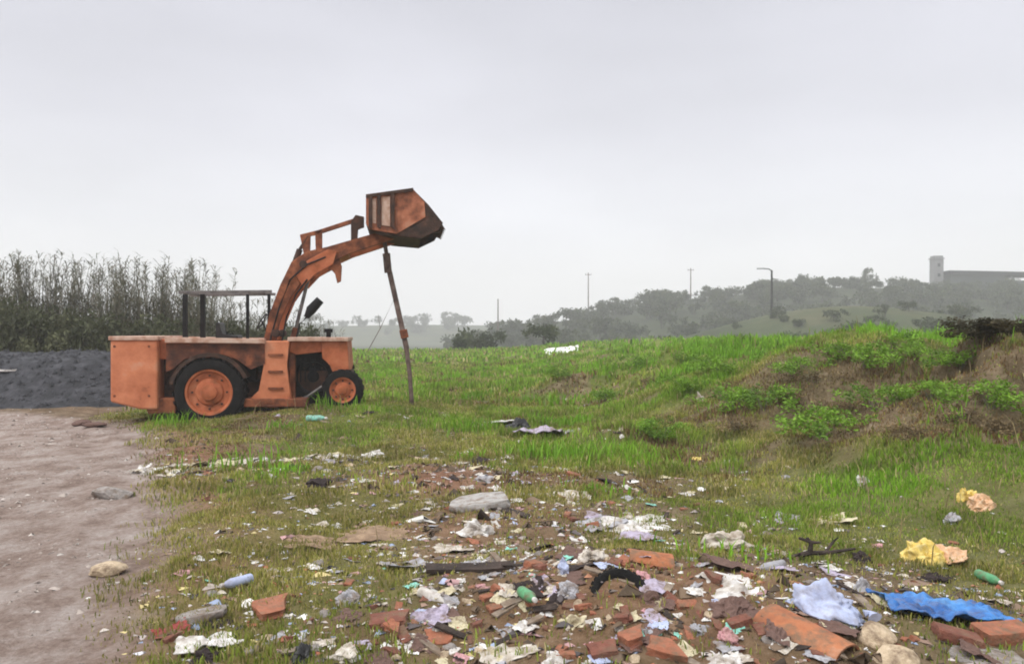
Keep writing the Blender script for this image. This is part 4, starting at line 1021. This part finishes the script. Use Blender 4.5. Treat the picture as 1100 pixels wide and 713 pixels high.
def half_tile_mesh(seed):
    """curved clay roof tile"""
    n, k = 12, 9; vs = []
    for rr in (1.0, .86):
        for j in range(k):
            for q in range(n):
                a = math.pi*(.08+.84*q/(n-1)); w = 1-.18*j/(k-1)
                vs.append((.42*(j/(k-1)-.5)*2*.5, .11*w*rr*math.cos(a), .075*w*rr*math.sin(a)))
    N_ = n*k; fs = []
    for j in range(k-1):
        for q in range(n-1):
            a = j*n+q; fs.append((a, a+1, a+n+1, a+n)); fs.append((a+N_, a+n+N_, a+n+1+N_, a+1+N_))
    for j in range(k-1):
        for q in (0, n-1): a = j*n+q; fs.append((a, a+n, a+n+N_, a+N_))
    for q in range(n-1):
        for j in (0, k-1): a = j*n+q; fs.append((a, a+N_, a+1+N_, a+1))
    m = MB(); m.poly(vs, fs); o = m.build('x', M['tile'], None, True); me = o.data; bpy.data.objects.remove(o); return me

PROTO = {
 'bag': [bag_mesh(k) for k in range(7)],
 'sheet': [sheet_mesh(20+k) for k in range(7)],
 'brick': [block_mesh(40+k, (.20, .10, .06)) for k in range(2)]+[block_mesh(44+k, (.20, .10, .065), .16) for k in range(5)],
 'stone': [stone_mesh(60+k) for k in range(5)],
 'board': [board_mesh(70+k, .5, .09, .022) for k in range(4)],
 'tile': [half_tile_mesh(1)],
 'slab': [slab_mesh(80+k) for k in range(3)],
}
for kk in PROTO:
    for me in PROTO[kk]:
        if not me.materials: me.materials.append(M['white'])
        if kk in ('bag', 'sheet', 'stone'): 
            me.polygons.foreach_set('use_smooth', [True]*len(me.polygons))
            try: me.set_sharp_from_angle(angle=R(16))
            except Exception: pass
        if kk in ('brick', 'slab'):
            me.polygons.foreach_set('use_smooth', [True]*len(me.polygons))
            try: me.set_sharp_from_angle(angle=R(35))
            except Exception: pass
def put(name, kind, k, p, scale, rz, material, label, cat, group=None, tilt=None, sink=.0):
    me = PROTO[kind][k % len(PROTO[kind])]
    o = link(bpy.data.objects.new(name, me)); o.location = (p[0], p[1], p[2]-sink)
    o.material_slots[0].link = 'OBJECT'; o.material_slots[0].material = M[material]
    nrm = normal(p[0], p[1]); q = Vector((0, 0, 1)).rotation_difference(nrm) @ Quaternion((0, 0, 1), rz)
    if tilt: q = q @ Quaternion((1, 0, 0), tilt[0]) @ Quaternion((0, 1, 0), tilt[1])
    o.rotation_mode = 'QUATERNION'; o.rotation_quaternion = q; o.scale = scale
    tag(o, label, cat, group); return o

# ------------------------------------------------------------------ the pieces one can pick out
# (name, kind, variant, photo x, photo y of its foot, width px, height px, depth m, turn, material, label, category)
HERO = [
 ('plastic_bag','bag',0, 557,466, 42,24,.40, .3,'black_plastic','black crumpled bag in the middle field between pale sheets','bag'),
 ('plastic_sheet','sheet',1, 528,459, 50,14,.6, .2,'white','long white sheet in the field beside the black bag','sheet'),
 ('cloth','sheet',2, 590,470, 64,22,.7,1.1,'lilac','grey-lilac cloth lying in the field behind the black bag','cloth'),
 ('plastic_sheet','sheet',3, 612,441, 22,8,.4,.5,'white','small white sheet on the grass left of the mound foot','sheet'),
 ('plastic_sheet','sheet',4, 604,379, 34,9,1.6,.1,'cleanwhite','white sheet far off on the field edge under the hill','sheet'),
 ('plastic_bag','bag',1, 755,431, 9,17,.16,.2,'paper','small upright pale bag on the earth face of the mound','bag'),
 ('rag','bag',2, 342,524, 36,16,.30,.2,'darkcloth','dark brown rag bundle in the grass below the small front wheel','rag'),
 ('plastic_bottle','bottle',0, 330,451, 24,9,.1,.1,'teal','teal plastic bottle lying in front of the loader column','bottle'),
 ('concrete_slab','slab',0, 513,546, 70,14,.5,.1,'concrete','broad pale concrete slab lying in the grass mid field','slab'),
 ('plastic_bag','bag',3, 514,574, 44,22,.30,.4,'white','bright white bag just below the broad concrete slab','bag'),
 ('plank','board',0, 540,550, 62,7,.1,-.45,'darkwood','dark strip standing in for the shadow of the broad concrete slab','plank'),  # dark board stands in for the shadow under the slab's right end
 ('plastic_sheet','sheet',5, 612,541, 48,9,.36,.1,'paper','pale flattened sheet on the green turf right of the slab','sheet'),
 ('plastic_sheet','sheet',0, 685,571, 72,17,.5,.1,'white','large white crumpled sheet lying on grass above the tyre','sheet'),
 ('plastic_sheet','sheet',2, 640,568, 56,14,.3,.7,'grey_plastic','grey crumpled sheet left of the large white sheet','sheet'),
 ('cloth','sheet',3, 688,582, 48,18,.3,.9,'lilac','lilac cloth spread below the large white sheet','cloth'),
 ('plastic_bag','bag',4, 636,604, 40,25,.26,.2,'paper','pinkish white bag just above and left of the tyre','bag'),
 ('plastic_bag','bag',5, 612,642, 34,22,.2,.2,'grey_plastic','grey crumpled bag left of the tyre','bag'),
 ('plastic_bag','bag',6, 607,615, 18,22,.14,.2,'paleblue','small pale blue bag at the upper left of the tyre','bag'),
 ('plastic_bag','bag',1, 617,676, 36,22,.22,.2,'cream','cream bag in the brick rubble below the tyre','bag'),
 ('cloth','sheet',6, 588,661, 42,18,.28,.2,'lilac','dull violet cloth below the grey bag','cloth'),
 ('plastic_bag','bag',2, 786,590, 66,28,.36,.2,'paper','wide pale grey bag on the turf, right of lilac cloth','bag'),
 ('cloth','sheet',0, 790,612, 60,12,.3,.2,'browncloth','brown sodden cloth in front of the wide pale bag','cloth'),
 ('plastic_sheet','sheet',4, 798,640, 64,26,.3,.1,'white','white sheet arched over a dark bundle','sheet'),
 ('rag','bag',0, 795,664, 66,26,.32,.3,'browncloth','dark brown bundle under the arched white sheet','rag'),  # dark bundle filling the space below the sheet
 ('plastic_bag','bag',3, 754,682, 36,18,.2,.4,'grey_plastic','pale grey bag half way between tyre and orange tile','bag'),
 ('cloth','bag',6, 783,688, 24,20,.16,.4,'pink','small faded pink cloth bundle beside the pale grey bag','cloth'),
 ('plastic_bag','bag',4, 776,716, 58,22,.28,.4,'white','white bag at the bottom edge left of the orange tile','bag'),
 ('plastic_bag','bag',5, 596,713, 36,20,.2,.1,'white','bright white bag at the bottom edge below the violet cloth','bag'),
 ('plastic_sheet','sheet',1, 545,708, 56,12,.2,.4,'paper','pale sheet beside the bright white bag at bottom edge','sheet'),
 ('brick','brick',3, 690,690, 44,17,.13,.4,'brick','broken orange brick in front of the cream bag','brick'),
 ('brick','brick',4, 722,706, 44,18,.14,-.3,'brick','broken orange brick near the bottom edge left of white bag','brick'),
 ('brick','brick',2, 655,704, 40,14,.13,.2,'brick_dark','broken dark brick lying low in the rubble below cream bag','brick'),
 ('brick','brick',5, 480,690, 46,11,.15,.0,'brick','flat broken orange brick in rubble left of the bright white bag','brick'),
 ('rag','bag',1, 700,650, 40,24,.24,.2,'browncloth','brown rag bundle right behind the tyre','rag'),
 ('plastic_bag','bag',2, 692,622, 22,12,.14,.2,'pink','small faded pinkish bag at the right of the tyre','bag'),
 # lower left
 ('concrete_slab','slab',1, 210,668, 60,13,.30,.15,'stone','grey stone slab lying by the track above the white sheet','slab'),
 ('plastic_sheet','sheet',0, 215,700, 60,28,.26,.5,'white','white sheet with raised edge beside the dirt track','sheet'),
 ('rag','bag',3, 222,712, 46,20,.2,.3,'darkcloth','black bundle under the white sheet beside the track','rag'),  # black bundle set low below the sheet's raised edge
 ('plastic_fragment','sheet',6, 182,683, 34,18,.16,.5,'red','dark red plastic fragment beside the track','fragment'),
 ('plastic_bag','bag',0, 322,712, 32,28,.2,.1,'black_plastic','dark grey bag near the bottom edge right of the track sheet','bag'),
 ('plastic_bag','bag',5, 372,650, 34,22,.2,.1,'grey_plastic','grey bag in thin grass above the dark bottom bag','bag'),
 ('plastic_bag','bag',6, 372,706, 36,18,.2,.3,'paper','soft white bag at bottom right of the dark grey bag','bag'),
 ('brick','brick',3, 300,660, 56,14,.3,.5,'brick','flat broken orange brick in grass above the dark bottom bag','brick'),
 ('brick','brick',2, 425,672, 52,13,.16,.1,'brick_dark','reddish brick chunk in rubble below the brown earth hump','brick'),
 ('stone','stone',0, 116,536, 42,16,.36,.1,'stone','grey stone lying alone on the dirt track','stone'),
 ('stone','stone',1, 108,620, 40,20,.26,.6,'beige','tan stone on the dirt track nearer than the grey stone','stone'),
 ('plank','board',1, 470,497, 50,7,.1,.1,'beige','pale wooden plank lying in the grass beyond the earth hump','plank'),
 ('cardboard','sheet',3, 400,580, 70,16,.4,.2,'cardboard','brown wet cardboard on the earth hump','cardboard'),
 ('cardboard','sheet',5, 330,588, 56,12,.3,.2,'cardboard','brown flattened cardboard left of the earth hump','cardboard'),
 ('plastic_sheet','sheet',6, 435,612, 44,16,.3,.3,'grey_plastic','pale grey sheet on the lower side of the earth hump','sheet'),
 ('plank','board',2, 505,612, 96,6,.1,.06,'darkwood','long dark plank across the ground below the earth hump','plank'),
 ('plastic_sheet','sheet',1, 487,594, 40,8,.22,.0,'paper','narrow white sheet just behind the long dark plank','sheet'),
 ('plastic_bag','bag',2, 522,518, 30,10,.24,.0,'grey_plastic','grey-blue flattened bag beyond the broad concrete slab','bag'),
 ('plastic_bag','bag',1, 288,514, 18,8,.2,.0,'white','small white bag in the paper line beside the track','bag'),
 # right
 ('plastic_bag','bag',3, 930,519, 16,15,.16,.0,'white','small white bag on the grass under the mound, alone','bag'),
 ('plastic_bag','bag',4, 1042,538, 30,26,.2,.0,'yellow','small yellow bag behind the peach bag on the slope','bag'),
 ('plastic_bag','bag',5, 1062,546, 42,22,.24,.5,'peach','peach bag on the mound slope beside the small yellow bag','bag'),
 ('plastic_bag','bag',5, 1002,607, 66,38,.34,.2,'yellow','large crumpled yellow bag at the foot of the mound','bag'),
 ('plastic_bag','sheet',6, 1024,606, 40,30,.26,1.0,'peach','peach crumpled bag pushed against the large yellow bag','bag'),
 ('plastic_bag','bag',6, 1024,562, 30,14,.16,1.0,'grey_plastic','pale grey bag on the slope above the large yellow bag','bag'),
 ('rag','bag',4, 1010,626, 68,18,.24,.3,'darkcloth','dark rag heap below the large yellow bag','rag'),
 ('plastic_bag','bag',3, 930,636, 26,24,.16,.9,'grey_plastic','pale grey bag right behind the pale blue sack','bag'),
 ('rag','bag',5, 930,605, 30,18,.2,.2,'darkcloth','dark rag right of the black broken branches','rag'),
 ('plastic_sheet','sheet',2, 897,561, 40,5,.2,.0,'cream','thin cream strip in the grass above the black branches','strip'),
 ('roof_tile','tile',0, 872,690, 110,60,.3,-.95,'tile','large curved orange clay tile left of the pale blue sack','roof tile'),
 ('beige_stone','stone',2, 945,692, 44,26,.26,.4,'beige','beige stone right under the pale blue sack','stone'),
 ('beige_stone','stone',3, 962,716, 46,30,.26,.9,'beige','beige stone at the bottom edge, nearer than the other beige one','stone'),
 ('brick','brick',0, 1085,692, 60,24,.18,.2,'brick','whole red brick lying in front of the blue tarpaulin','brick'),
 ('brick','brick',1, 1032,692, 44,18,.16,-.2,'brick_dark','whole dark red brick left of the other brick by the tarpaulin','brick'),
 ('concrete_slab','slab',2, 1070,716, 96,10,.28,.1,'stone','grey concrete slab at the bottom edge below the red bricks','slab'),
 ('plastic_sheet','sheet',0, 958,652, 40,9,.18,.1,'cream','thin cream sheet right of the pale blue sack','strip'),
]
ti = 0
for (name, kind, k, px, py, wpx, hpx, dep, rz, mt, label, cat) in HERO:
    c = hit(px, min(py, 712)); 
    if py > 712: c = Vector((c.x, c.y-.05, H1(c.x, c.y-.05)))
    s = c.y/F; w, h = wpx*s, hpx*s
    if kind == 'bottle': continue
    if kind == 'bag': sc = (w*1.0, max(dep, w*.6), h*1.6)
    elif kind == 'sheet': sc = (w*1.05, max(dep, w*.75), max(.2, min(1.1, h*2.2)))
    elif kind == 'brick': sc = (w/.19, dep/.12 if dep < .3 else dep/.10, h/.085)
    elif kind == 'slab': sc = (w*1.0, dep, h*.55)
    elif kind == 'stone': sc = (w*1.1, dep*1.2, h*1.8)
    elif kind == 'board': sc = (w/.5, 1.2, 1.2)
    else: sc = (w/.36, 1.25, 1.25)
    if kind == 'tile' and wpx > 100: sc = (1.15, 1.25, 1.1)
    put(name, kind, k, c+Vector((0, min(dep, w)*.3, 0)), sc, rz, mt, label, cat, None, (random.uniform(-.08, .08), random.uniform(-.08, .08)), .01)

# bottles: body with a cap of its own
m = MB(); m.lathe_z([(.030, 0), (.033, .01), (.033, .05), (.030, .06), (.033, .07), (.033, .15), (.022, .185), (.012, .20), (.012, .215)], 18)
bo = m.build('plastic_bottle', M['teal'], None, True)
m = MB(); m.lathe_z([(.015, .206), (.015, .228), (.012, .230)], 14); bcap = m.build('cap', M['white'], bo, True)
bused = [False]
def bottle(p, s, rz, mt, label, group=None):
    if not bused[0]: o, cp = bo, bcap; bused[0] = True
    else: o = bo.copy(); link(o); cp = bcap.copy(); link(cp); cp.parent = o
    o.material_slots[0].link = 'OBJECT'; o.material_slots[0].material = M[mt]
    o.location = (p[0], p[1], p[2]+.028*s); o.rotation_euler = (R(90)+random.uniform(-.1, .1), 0, rz); o.scale = (s, s, s); tag(o, label, 'bottle', group)
bottle(hit(330, 452), 1.7, R(75), 'teal', 'teal plastic bottle lying in the grass before the loader column')
bottle(hit(560, 640), 1.0, R(20), 'green_plastic', 'green plastic bottle in the litter left of the violet cloth')
bottle(hit(842, 610), 1.0, R(-70), 'grey_plastic', 'grey plastic bottle beside the wide pale grey bag')
bottle(hit(452, 640), 1.0, R(50), 'white', 'white plastic bottle below the long dark plank')
bottle(hit(270, 625), 1.0, R(-40), 'paleblue', 'pale blue plastic bottle in grass by the dirt track')
bottle(hit(1050, 620), 1.0, R(10), 'green_plastic', 'green plastic bottle in the grass above the blue tarpaulin')

# tyre half buried in the rubble
c = hit(668, 640)
m = MB(); r = .205
prof = [(.13, -.045), (.15, -.06), (.18, -.062), (.20, -.045), (.207, 0), (.20, .045), (.18, .062), (.15, .06), (.13, .045), (.125, .0), (.13, -.045)]
m.lathe_y(prof, (0, 0), 40)
for k in range(30):
    a = 2*math.pi*k/30
    m.poly([((.203+e)*math.cos(a+d), v, (.203+e)*math.sin(a+d)) for e in (0, .009) for v in (-.04, .04) for d in (-.05, .05)], [(4,5,7,6),(0,4,6,2),(1,3,7,5),(0,1,5,4),(2,6,7,3)])
o = m.build('tyre', M['rubber'], None, True); o.scale = (.86, .86, .86); o.location = (c.x, c.y+.10, c.z-.045); o.rotation_euler = (R(-48), R(10), R(-14))
tag(o, 'black tyre half buried in the brick rubble', 'tyre')

# pale blue stuffed sack, long and puckered
c = hit(890, 662); me = bag_mesh(33); me.materials.append(M['paleblue']); me.polygons.foreach_set('use_smooth', [True]*len(me.polygons))
o = link(bpy.data.objects.new('sack', me)); o.location = c+Vector((0, .08, .0)); o.scale = (.48, .24, .42); o.rotation_euler = (0, R(6), R(-38))
tag(o, 'long pale blue stuffed sack beside the curved orange tile', 'sack')
m = MB(); m.tube([(.44, 0, .14), (.50, .02, .17), (.56, -.03, .13)], [.05, .025, .09], 9); t_ = m.build('tied_neck', M['paleblue'], o, True)

# blue tarpaulin laid over rubbish
n = 60; u, v = np.meshgrid(np.linspace(-.5, .5, n), np.linspace(-.5, .5, n)); u, v = u.ravel(), v.ravel()
c = hit(1030, 672)
x = c.x+u*.72+.05*fbm(v*4, u*2, 2, 5); y = c.y+.14+v*.42+.05*fbm(u*5, v*2, 2, 6)
rid = .06*gau(u, v, .05, .15, .28, .25)+.07*np.abs(fbm(u*4+3, v*4, 3, 8))+.03*np.abs(fbm(u*11, v*11, 2, 9))
z = H(x, y)+.025+rid
ii = np.arange(n*n).reshape(n, n); fl = np.stack([ii[:-1, :-1], ii[:-1, 1:], ii[1:, 1:], ii[1:, :-1]], -1).reshape(-1)
me = np_mesh('tarpaulin', np.stack([x-c.x, y-c.y, z-c.z], -1), fl, np.full(len(fl)//4, 4), [M['blue']])
me.polygons.foreach_set('use_smooth', [True]*len(me.polygons))
o = link(bpy.data.objects.new('tarpaulin', me)); o.location = c; so = o.modifiers.new('thickness', 'SOLIDIFY'); so.thickness = .006
tag(o, 'crumpled bright blue tarpaulin behind the red bricks', 'tarpaulin')

# black broken branches
c = hit(893, 603)
m = MB(); k_ = c.y/F
def bp(dx, dz, dy=0): return (dx*k_, dy, dz*k_)
m.tube([bp(-45, 2), bp(-20, 8, .05), bp(10, 6, .1), bp(45, 12, .12)], [.03, .032, .025, .014], 8)
m.tube([bp(-18, 8, .05), bp(-16, 24, .06), bp(-20, 34, .08)], [.026, .02, .014], 8)
m.tube([bp(-30, 32, .1), bp(-14, 26, .06), bp(-6, 28, .02)], [.016, .022, .012], 7)
m.tube([bp(5, 7, .1), bp(22, 22, .2), bp(28, 28, .2)], [.018, .012, .006], 6); m.tube([bp(-40, 3), bp(-36, 14, -.06)], [.02, .01], 6)
o = m.build('broken_branch', M['darkwood'], None, True); o.location = c+Vector((0, .1, -.01)); o.scale = (.85, .85, .62)
tag(o, 'black broken branch with upright stub in the turf under the mound', 'branch')

# ------------------------------------------------------------------ the many smaller scraps, each a thing
def where(c):
    if c.y < 5.3: return 'near'
    if c.x < -1.9 and 8 < c.y < 12.5: return 'line'
    if c.y < 8: return 'middle'
    return 'field'
PLACE = {'near': 'in the rubble nearest the camera', 'line': 'in the row of litter beside the dirt track', 'middle': 'in the patchy turf behind the rubble', 'field': 'in the grass between loader and mound'}
KINDS = [  # name, kind, materials with adjective, size m (w,d,h) range, weight by zone
 ('paper_scrap', 'sheet', [('paper', 'pale'), ('white', 'white'), ('cream', 'cream'), ('grey_plastic', 'grey')], (.05, .15), 'torn {} paper scrap lying {}', 'paper', {'near': 2.2, 'line': 3.6, 'middle': 2.8, 'field': 2.8}),
 ('plastic_bag', 'bag', [('white', 'white'), ('grey_plastic', 'grey'), ('paper', 'off-white')], (.07, .15), 'small crumpled {} plastic bag lying {}', 'bag', {'near': .8, 'line': .8, 'middle': 1.0, 'field': 1.1}),
 ('brick_fragment', 'brick', [('brick', 'orange'), ('brick_dark', 'dark red')], (.05, .125), 'broken {} brick fragment lying {}', 'brick', {'near': 1.9, 'line': .3, 'middle': .7, 'field': .1}),
 ('stone', 'stone', [('stone', 'grey'), ('beige', 'beige')], (.05, .13), 'loose {} stone lying {}', 'stone', {'near': 1.2, 'line': .7, 'middle': .6, 'field': .3}),
 ('wood_strip', 'board', [('wood', 'weathered'), ('darkwood', 'blackened')], (.15, .34), 'thin {} strip of wood lying {}', 'wood', {'near': .6, 'line': .2, 'middle': .6, 'field': .3}),
 ('rag', 'sheet', [('browncloth', 'brown'), ('lilac', 'lilac'), ('darkcloth', 'black')], (.10, .22), 'sodden {} rag lying {}', 'rag', {'near': .8, 'line': .3, 'middle': .9, 'field': .5}),
 ('plastic_scrap', 'sheet', [('paleblue', 'pale blue'), ('pink', 'pink'), ('teal', 'teal'), ('yellow', 'yellow')], (.05, .12), 'torn {} plastic scrap lying {}', 'plastic', {'near': .7, 'line': .3, 'middle': .5, 'field': .4}),
 ('roof_tile', 'tile', [('tile', 'orange')], (.20, .30), 'broken {} clay roof tile lying {}', 'roof tile', {'near': .05, 'line': .0, 'middle': .0, 'field': 0}),
]
rs = random.Random(21)
def spot():
    z = rs.random()
    if z < .37: return (rs.gauss(590, 200), rs.uniform(590, 712))
    if z < .64: return (rs.gauss(570, 140), rs.uniform(490, 615))
    if z < .77: return (rs.uniform(165, 395), 0)
    if z < .93: return (rs.gauss(520, 90), rs.uniform(428, 525))
    return (rs.uniform(220, 1060), rs.uniform(520, 712))
ncount = 0
while ncount < 860:
    px, py = spot()
    if py == 0: py = 511-(px-165)*.06+rs.gauss(0, 3.5)
    if not (20 < px < 1090): continue
    c = hit(px, py); zn = where(c)
    if float(road_w(np.array(c.x), np.array(c.y))) > .5 and rs.random() < .9: continue
    K = rs.choices(KINDS, [k_[6][zn] for k_ in KINDS])[0]
    name, kind, mats_, (a, b), lab, cat, _ = K
    mt, adj = rs.choice(mats_); w = rs.uniform(a, b)*(1.0 if c.y < 9 else 1.25)
    asp = rs.uniform(.5, 1.0)
    if kind == 'sheet': sc = (w, w*asp, rs.uniform(.4, 1.0)*w)
    elif kind == 'bag': sc = (w, w*asp, w*rs.uniform(.3, .7))
    elif kind == 'brick': f = w/.19; sc = (f, f*rs.uniform(.8, 1.3), f*rs.uniform(.8, 1.4))
    elif kind == 'stone': sc = (w, w, w*rs.uniform(.6, 1.1))
    elif kind == 'board': f = w/.5; sc = (f, rs.uniform(.3, .6), .5)
    else: f = w/.4; sc = (f, .9, .9)
    label = lab.format(adj, PLACE[zn])
    put(name, kind, rs.randrange(9), c, sc, rs.uniform(0, 6.28), mt, label, cat, label.replace(' lying', 's'), (rs.uniform(-.3, .3), rs.uniform(-.3, .3)) if kind != 'sheet' else (rs.uniform(-.2, .2), rs.uniform(-.2, .2)), (.018 if kind in ('brick', 'stone', 'bag') else rs.uniform(.0, .012)))
    ncount += 1
for k in range(64):
    x = -4.7+2.9*rs.random()**.9; y = 10.0+.36*(x+4.5)+rs.gauss(0, .10); z = H1(x, y)
    nm_, kd_, mt_, ad_, ct_ = rs.choice([('paper_scrap', 'sheet', 'paper', 'pale', 'paper'), ('paper_scrap', 'sheet', 'white', 'white', 'paper'), ('paper_scrap', 'sheet', 'cream', 'cream', 'paper'), ('plastic_bag', 'bag', 'white', 'white', 'bag'), ('plastic_bag', 'bag', 'paper', 'off-white', 'bag')])
    w = rs.uniform(.10, .24); label = ('torn %s paper scrap lying ' if ct_ == 'paper' else 'small crumpled %s plastic bag lying ') % ad_ + PLACE['line']
    put(nm_, kd_, rs.randrange(9), (x, y, z), (w, w*rs.uniform(.5, .9), w*(rs.uniform(.7, 1.3) if kd_ == 'sheet' else rs.uniform(.4, .8))), rs.uniform(0, 6.28), mt_, label, ct_, label.replace(' lying', 's'), (rs.uniform(-.25, .25), rs.uniform(-.2, .2)))
# pale board far left on the heap edge
c = Vector((-12.2, 19.2, 0)); 
Yq = 18.9; xq = (6-CX)/F*Yq
o = put('board', 'board', 3, Vector((xq, Yq, EYE-(398-CY)/F*Yq-.02)), (1.1, 2.4, 2.0), .1, 'white', 'white board lying on the dark gravel heap', 'board')
for k, (px, py, w_) in enumerate([(100, 458, .5), (88, 456, .35)]):
    c = hit(px, py); put('earth_lump', 'stone', k+1, c, (w_, .4, .22), .2*k, 'browncloth', 'dark reddish earth lump on the track left of the loader bumper', 'lump', 'earth lumps on the track by the loader')

# ------------------------------------------------------------------ haze: one closed box of air
m = MB(); m.box((-660, -30, -9), (660, 745, 46))
mh = bpy.data.materials.new('haze_air'); mh.use_nodes = True
nt = mh.node_tree; nt.nodes.clear()
out = nt.nodes.new('ShaderNodeOutputMaterial'); pvn = nt.nodes.new('ShaderNodeVolumePrincipled')
pvn.inputs['Color'].default_value = (.98, .985, .995, 1); pvn.inputs['Density'].default_value = .0015; pvn.inputs['Anisotropy'].default_value = .0
nt.links.new(pvn.outputs[0], out.inputs['Volume'])
hz_o = m.build('haze', mh); tag(hz_o, 'pale mist hanging over the land', 'haze', kind='stuff')

# ------------------------------------------------------------------ sky, sun, camera
SUN_EL, SUN_AZ = R(46), R(226)       # azimuth from +Y towards +X: behind the camera, to the left
w = bpy.data.worlds.new('World'); scene.world = w; w.use_nodes = True
nt = w.node_tree; N = nt.nodes; L = nt.links; bg = N['Background']; bg.inputs['Strength'].default_value = .1
sky = N.new('ShaderNodeTexSky'); sky.sky_type = 'NISHITA'; sky.sun_disc = False; sky.sun_elevation = SUN_EL; sky.sun_rotation = SUN_AZ; sky.dust_density = 4; sky.air_density = 1
tc = N.new('ShaderNodeTexCoord'); sx = N.new('ShaderNodeSeparateXYZ'); L.new(tc.outputs['Generated'], sx.inputs[0])
cr = N.new('ShaderNodeValToRGB'); el = cr.color_ramp.elements
stops = [(0, (1.05, 1.05, 1.06)), (.06, (1.0, 1.0, 1.015)), (.13, (.84, .848, .892)), (.24, (.71, .712, .775)), (.42, (.63, .632, .70)), (.60, (1.25, 1.25, 1.27)), (1.0, (2.2, 2.2, 2.2))]
while len(el) < len(stops): el.new(.5)
for e, (p, c_) in zip(el, stops): e.position = p; e.color = (*c_, 1)
L.new(sx.outputs['Z'], cr.inputs[0])
mp = N.new('ShaderNodeMapping'); mp.inputs['Scale'].default_value = (1, 1, 3); L.new(tc.outputs['Generated'], mp.inputs[0])
nn = N.new('ShaderNodeTexNoise'); nn.inputs['Scale'].default_value = 1.6; nn.inputs['Detail'].default_value = 4; nn.inputs['Roughness'].default_value = .45; L.new(mp.outputs[0], nn.inputs['Vector'])
mr = N.new('ShaderNodeMapRange'); mr.inputs[1].default_value = .25; mr.inputs[2].default_value = .75; mr.inputs[3].default_value = 8.3; mr.inputs[4].default_value = 11.6; L.new(nn.outputs['Fac'], mr.inputs[0])
vm = N.new('ShaderNodeVectorMath'); vm.operation = 'SCALE'; L.new(cr.outputs[0], vm.inputs[0]); L.new(mr.outputs[0], vm.inputs['Scale'])
mx = N.new('ShaderNodeMix'); mx.data_type = 'RGBA'; mx.inputs[0].default_value = .93
L.new(sky.outputs[0], mx.inputs[6]); L.new(vm.outputs[0], mx.inputs[7]); L.new(mx.outputs[2], bg.inputs['Color'])
sl = bpy.data.lights.new('sun', 'SUN'); sl.energy = 1.5; sl.angle = R(12); sl.color = (1, .965, .92)
so = link(bpy.data.objects.new('sun', sl))
d = Vector((math.sin(SUN_AZ)*math.cos(SUN_EL), math.cos(SUN_AZ)*math.cos(SUN_EL), math.sin(SUN_EL)))
so.rotation_euler = d.to_track_quat('Z', 'Y').to_euler()

cam = bpy.data.cameras.new('camera'); cam.sensor_width = 36; cam.lens = 36*F/1100; cam.clip_end = 3000; cam.clip_start = .05
co = link(bpy.data.objects.new('camera', cam)); co.location = (0, 0, EYE); co.rotation_euler = (R(90), 0, 0); scene.camera = co

scene.view_settings.view_transform = 'Standard'; scene.view_settings.look = 'None'; scene.view_settings.exposure = .13; scene.view_settings.gamma = 1
scene.cycles.use_denoising = True; scene.cycles.filter_width = 1.9
scene.cycles.max_bounces = 6; scene.cycles.diffuse_bounces = 3; scene.cycles.volume_bounces = 1; scene.cycles.transparent_max_bounces = 8
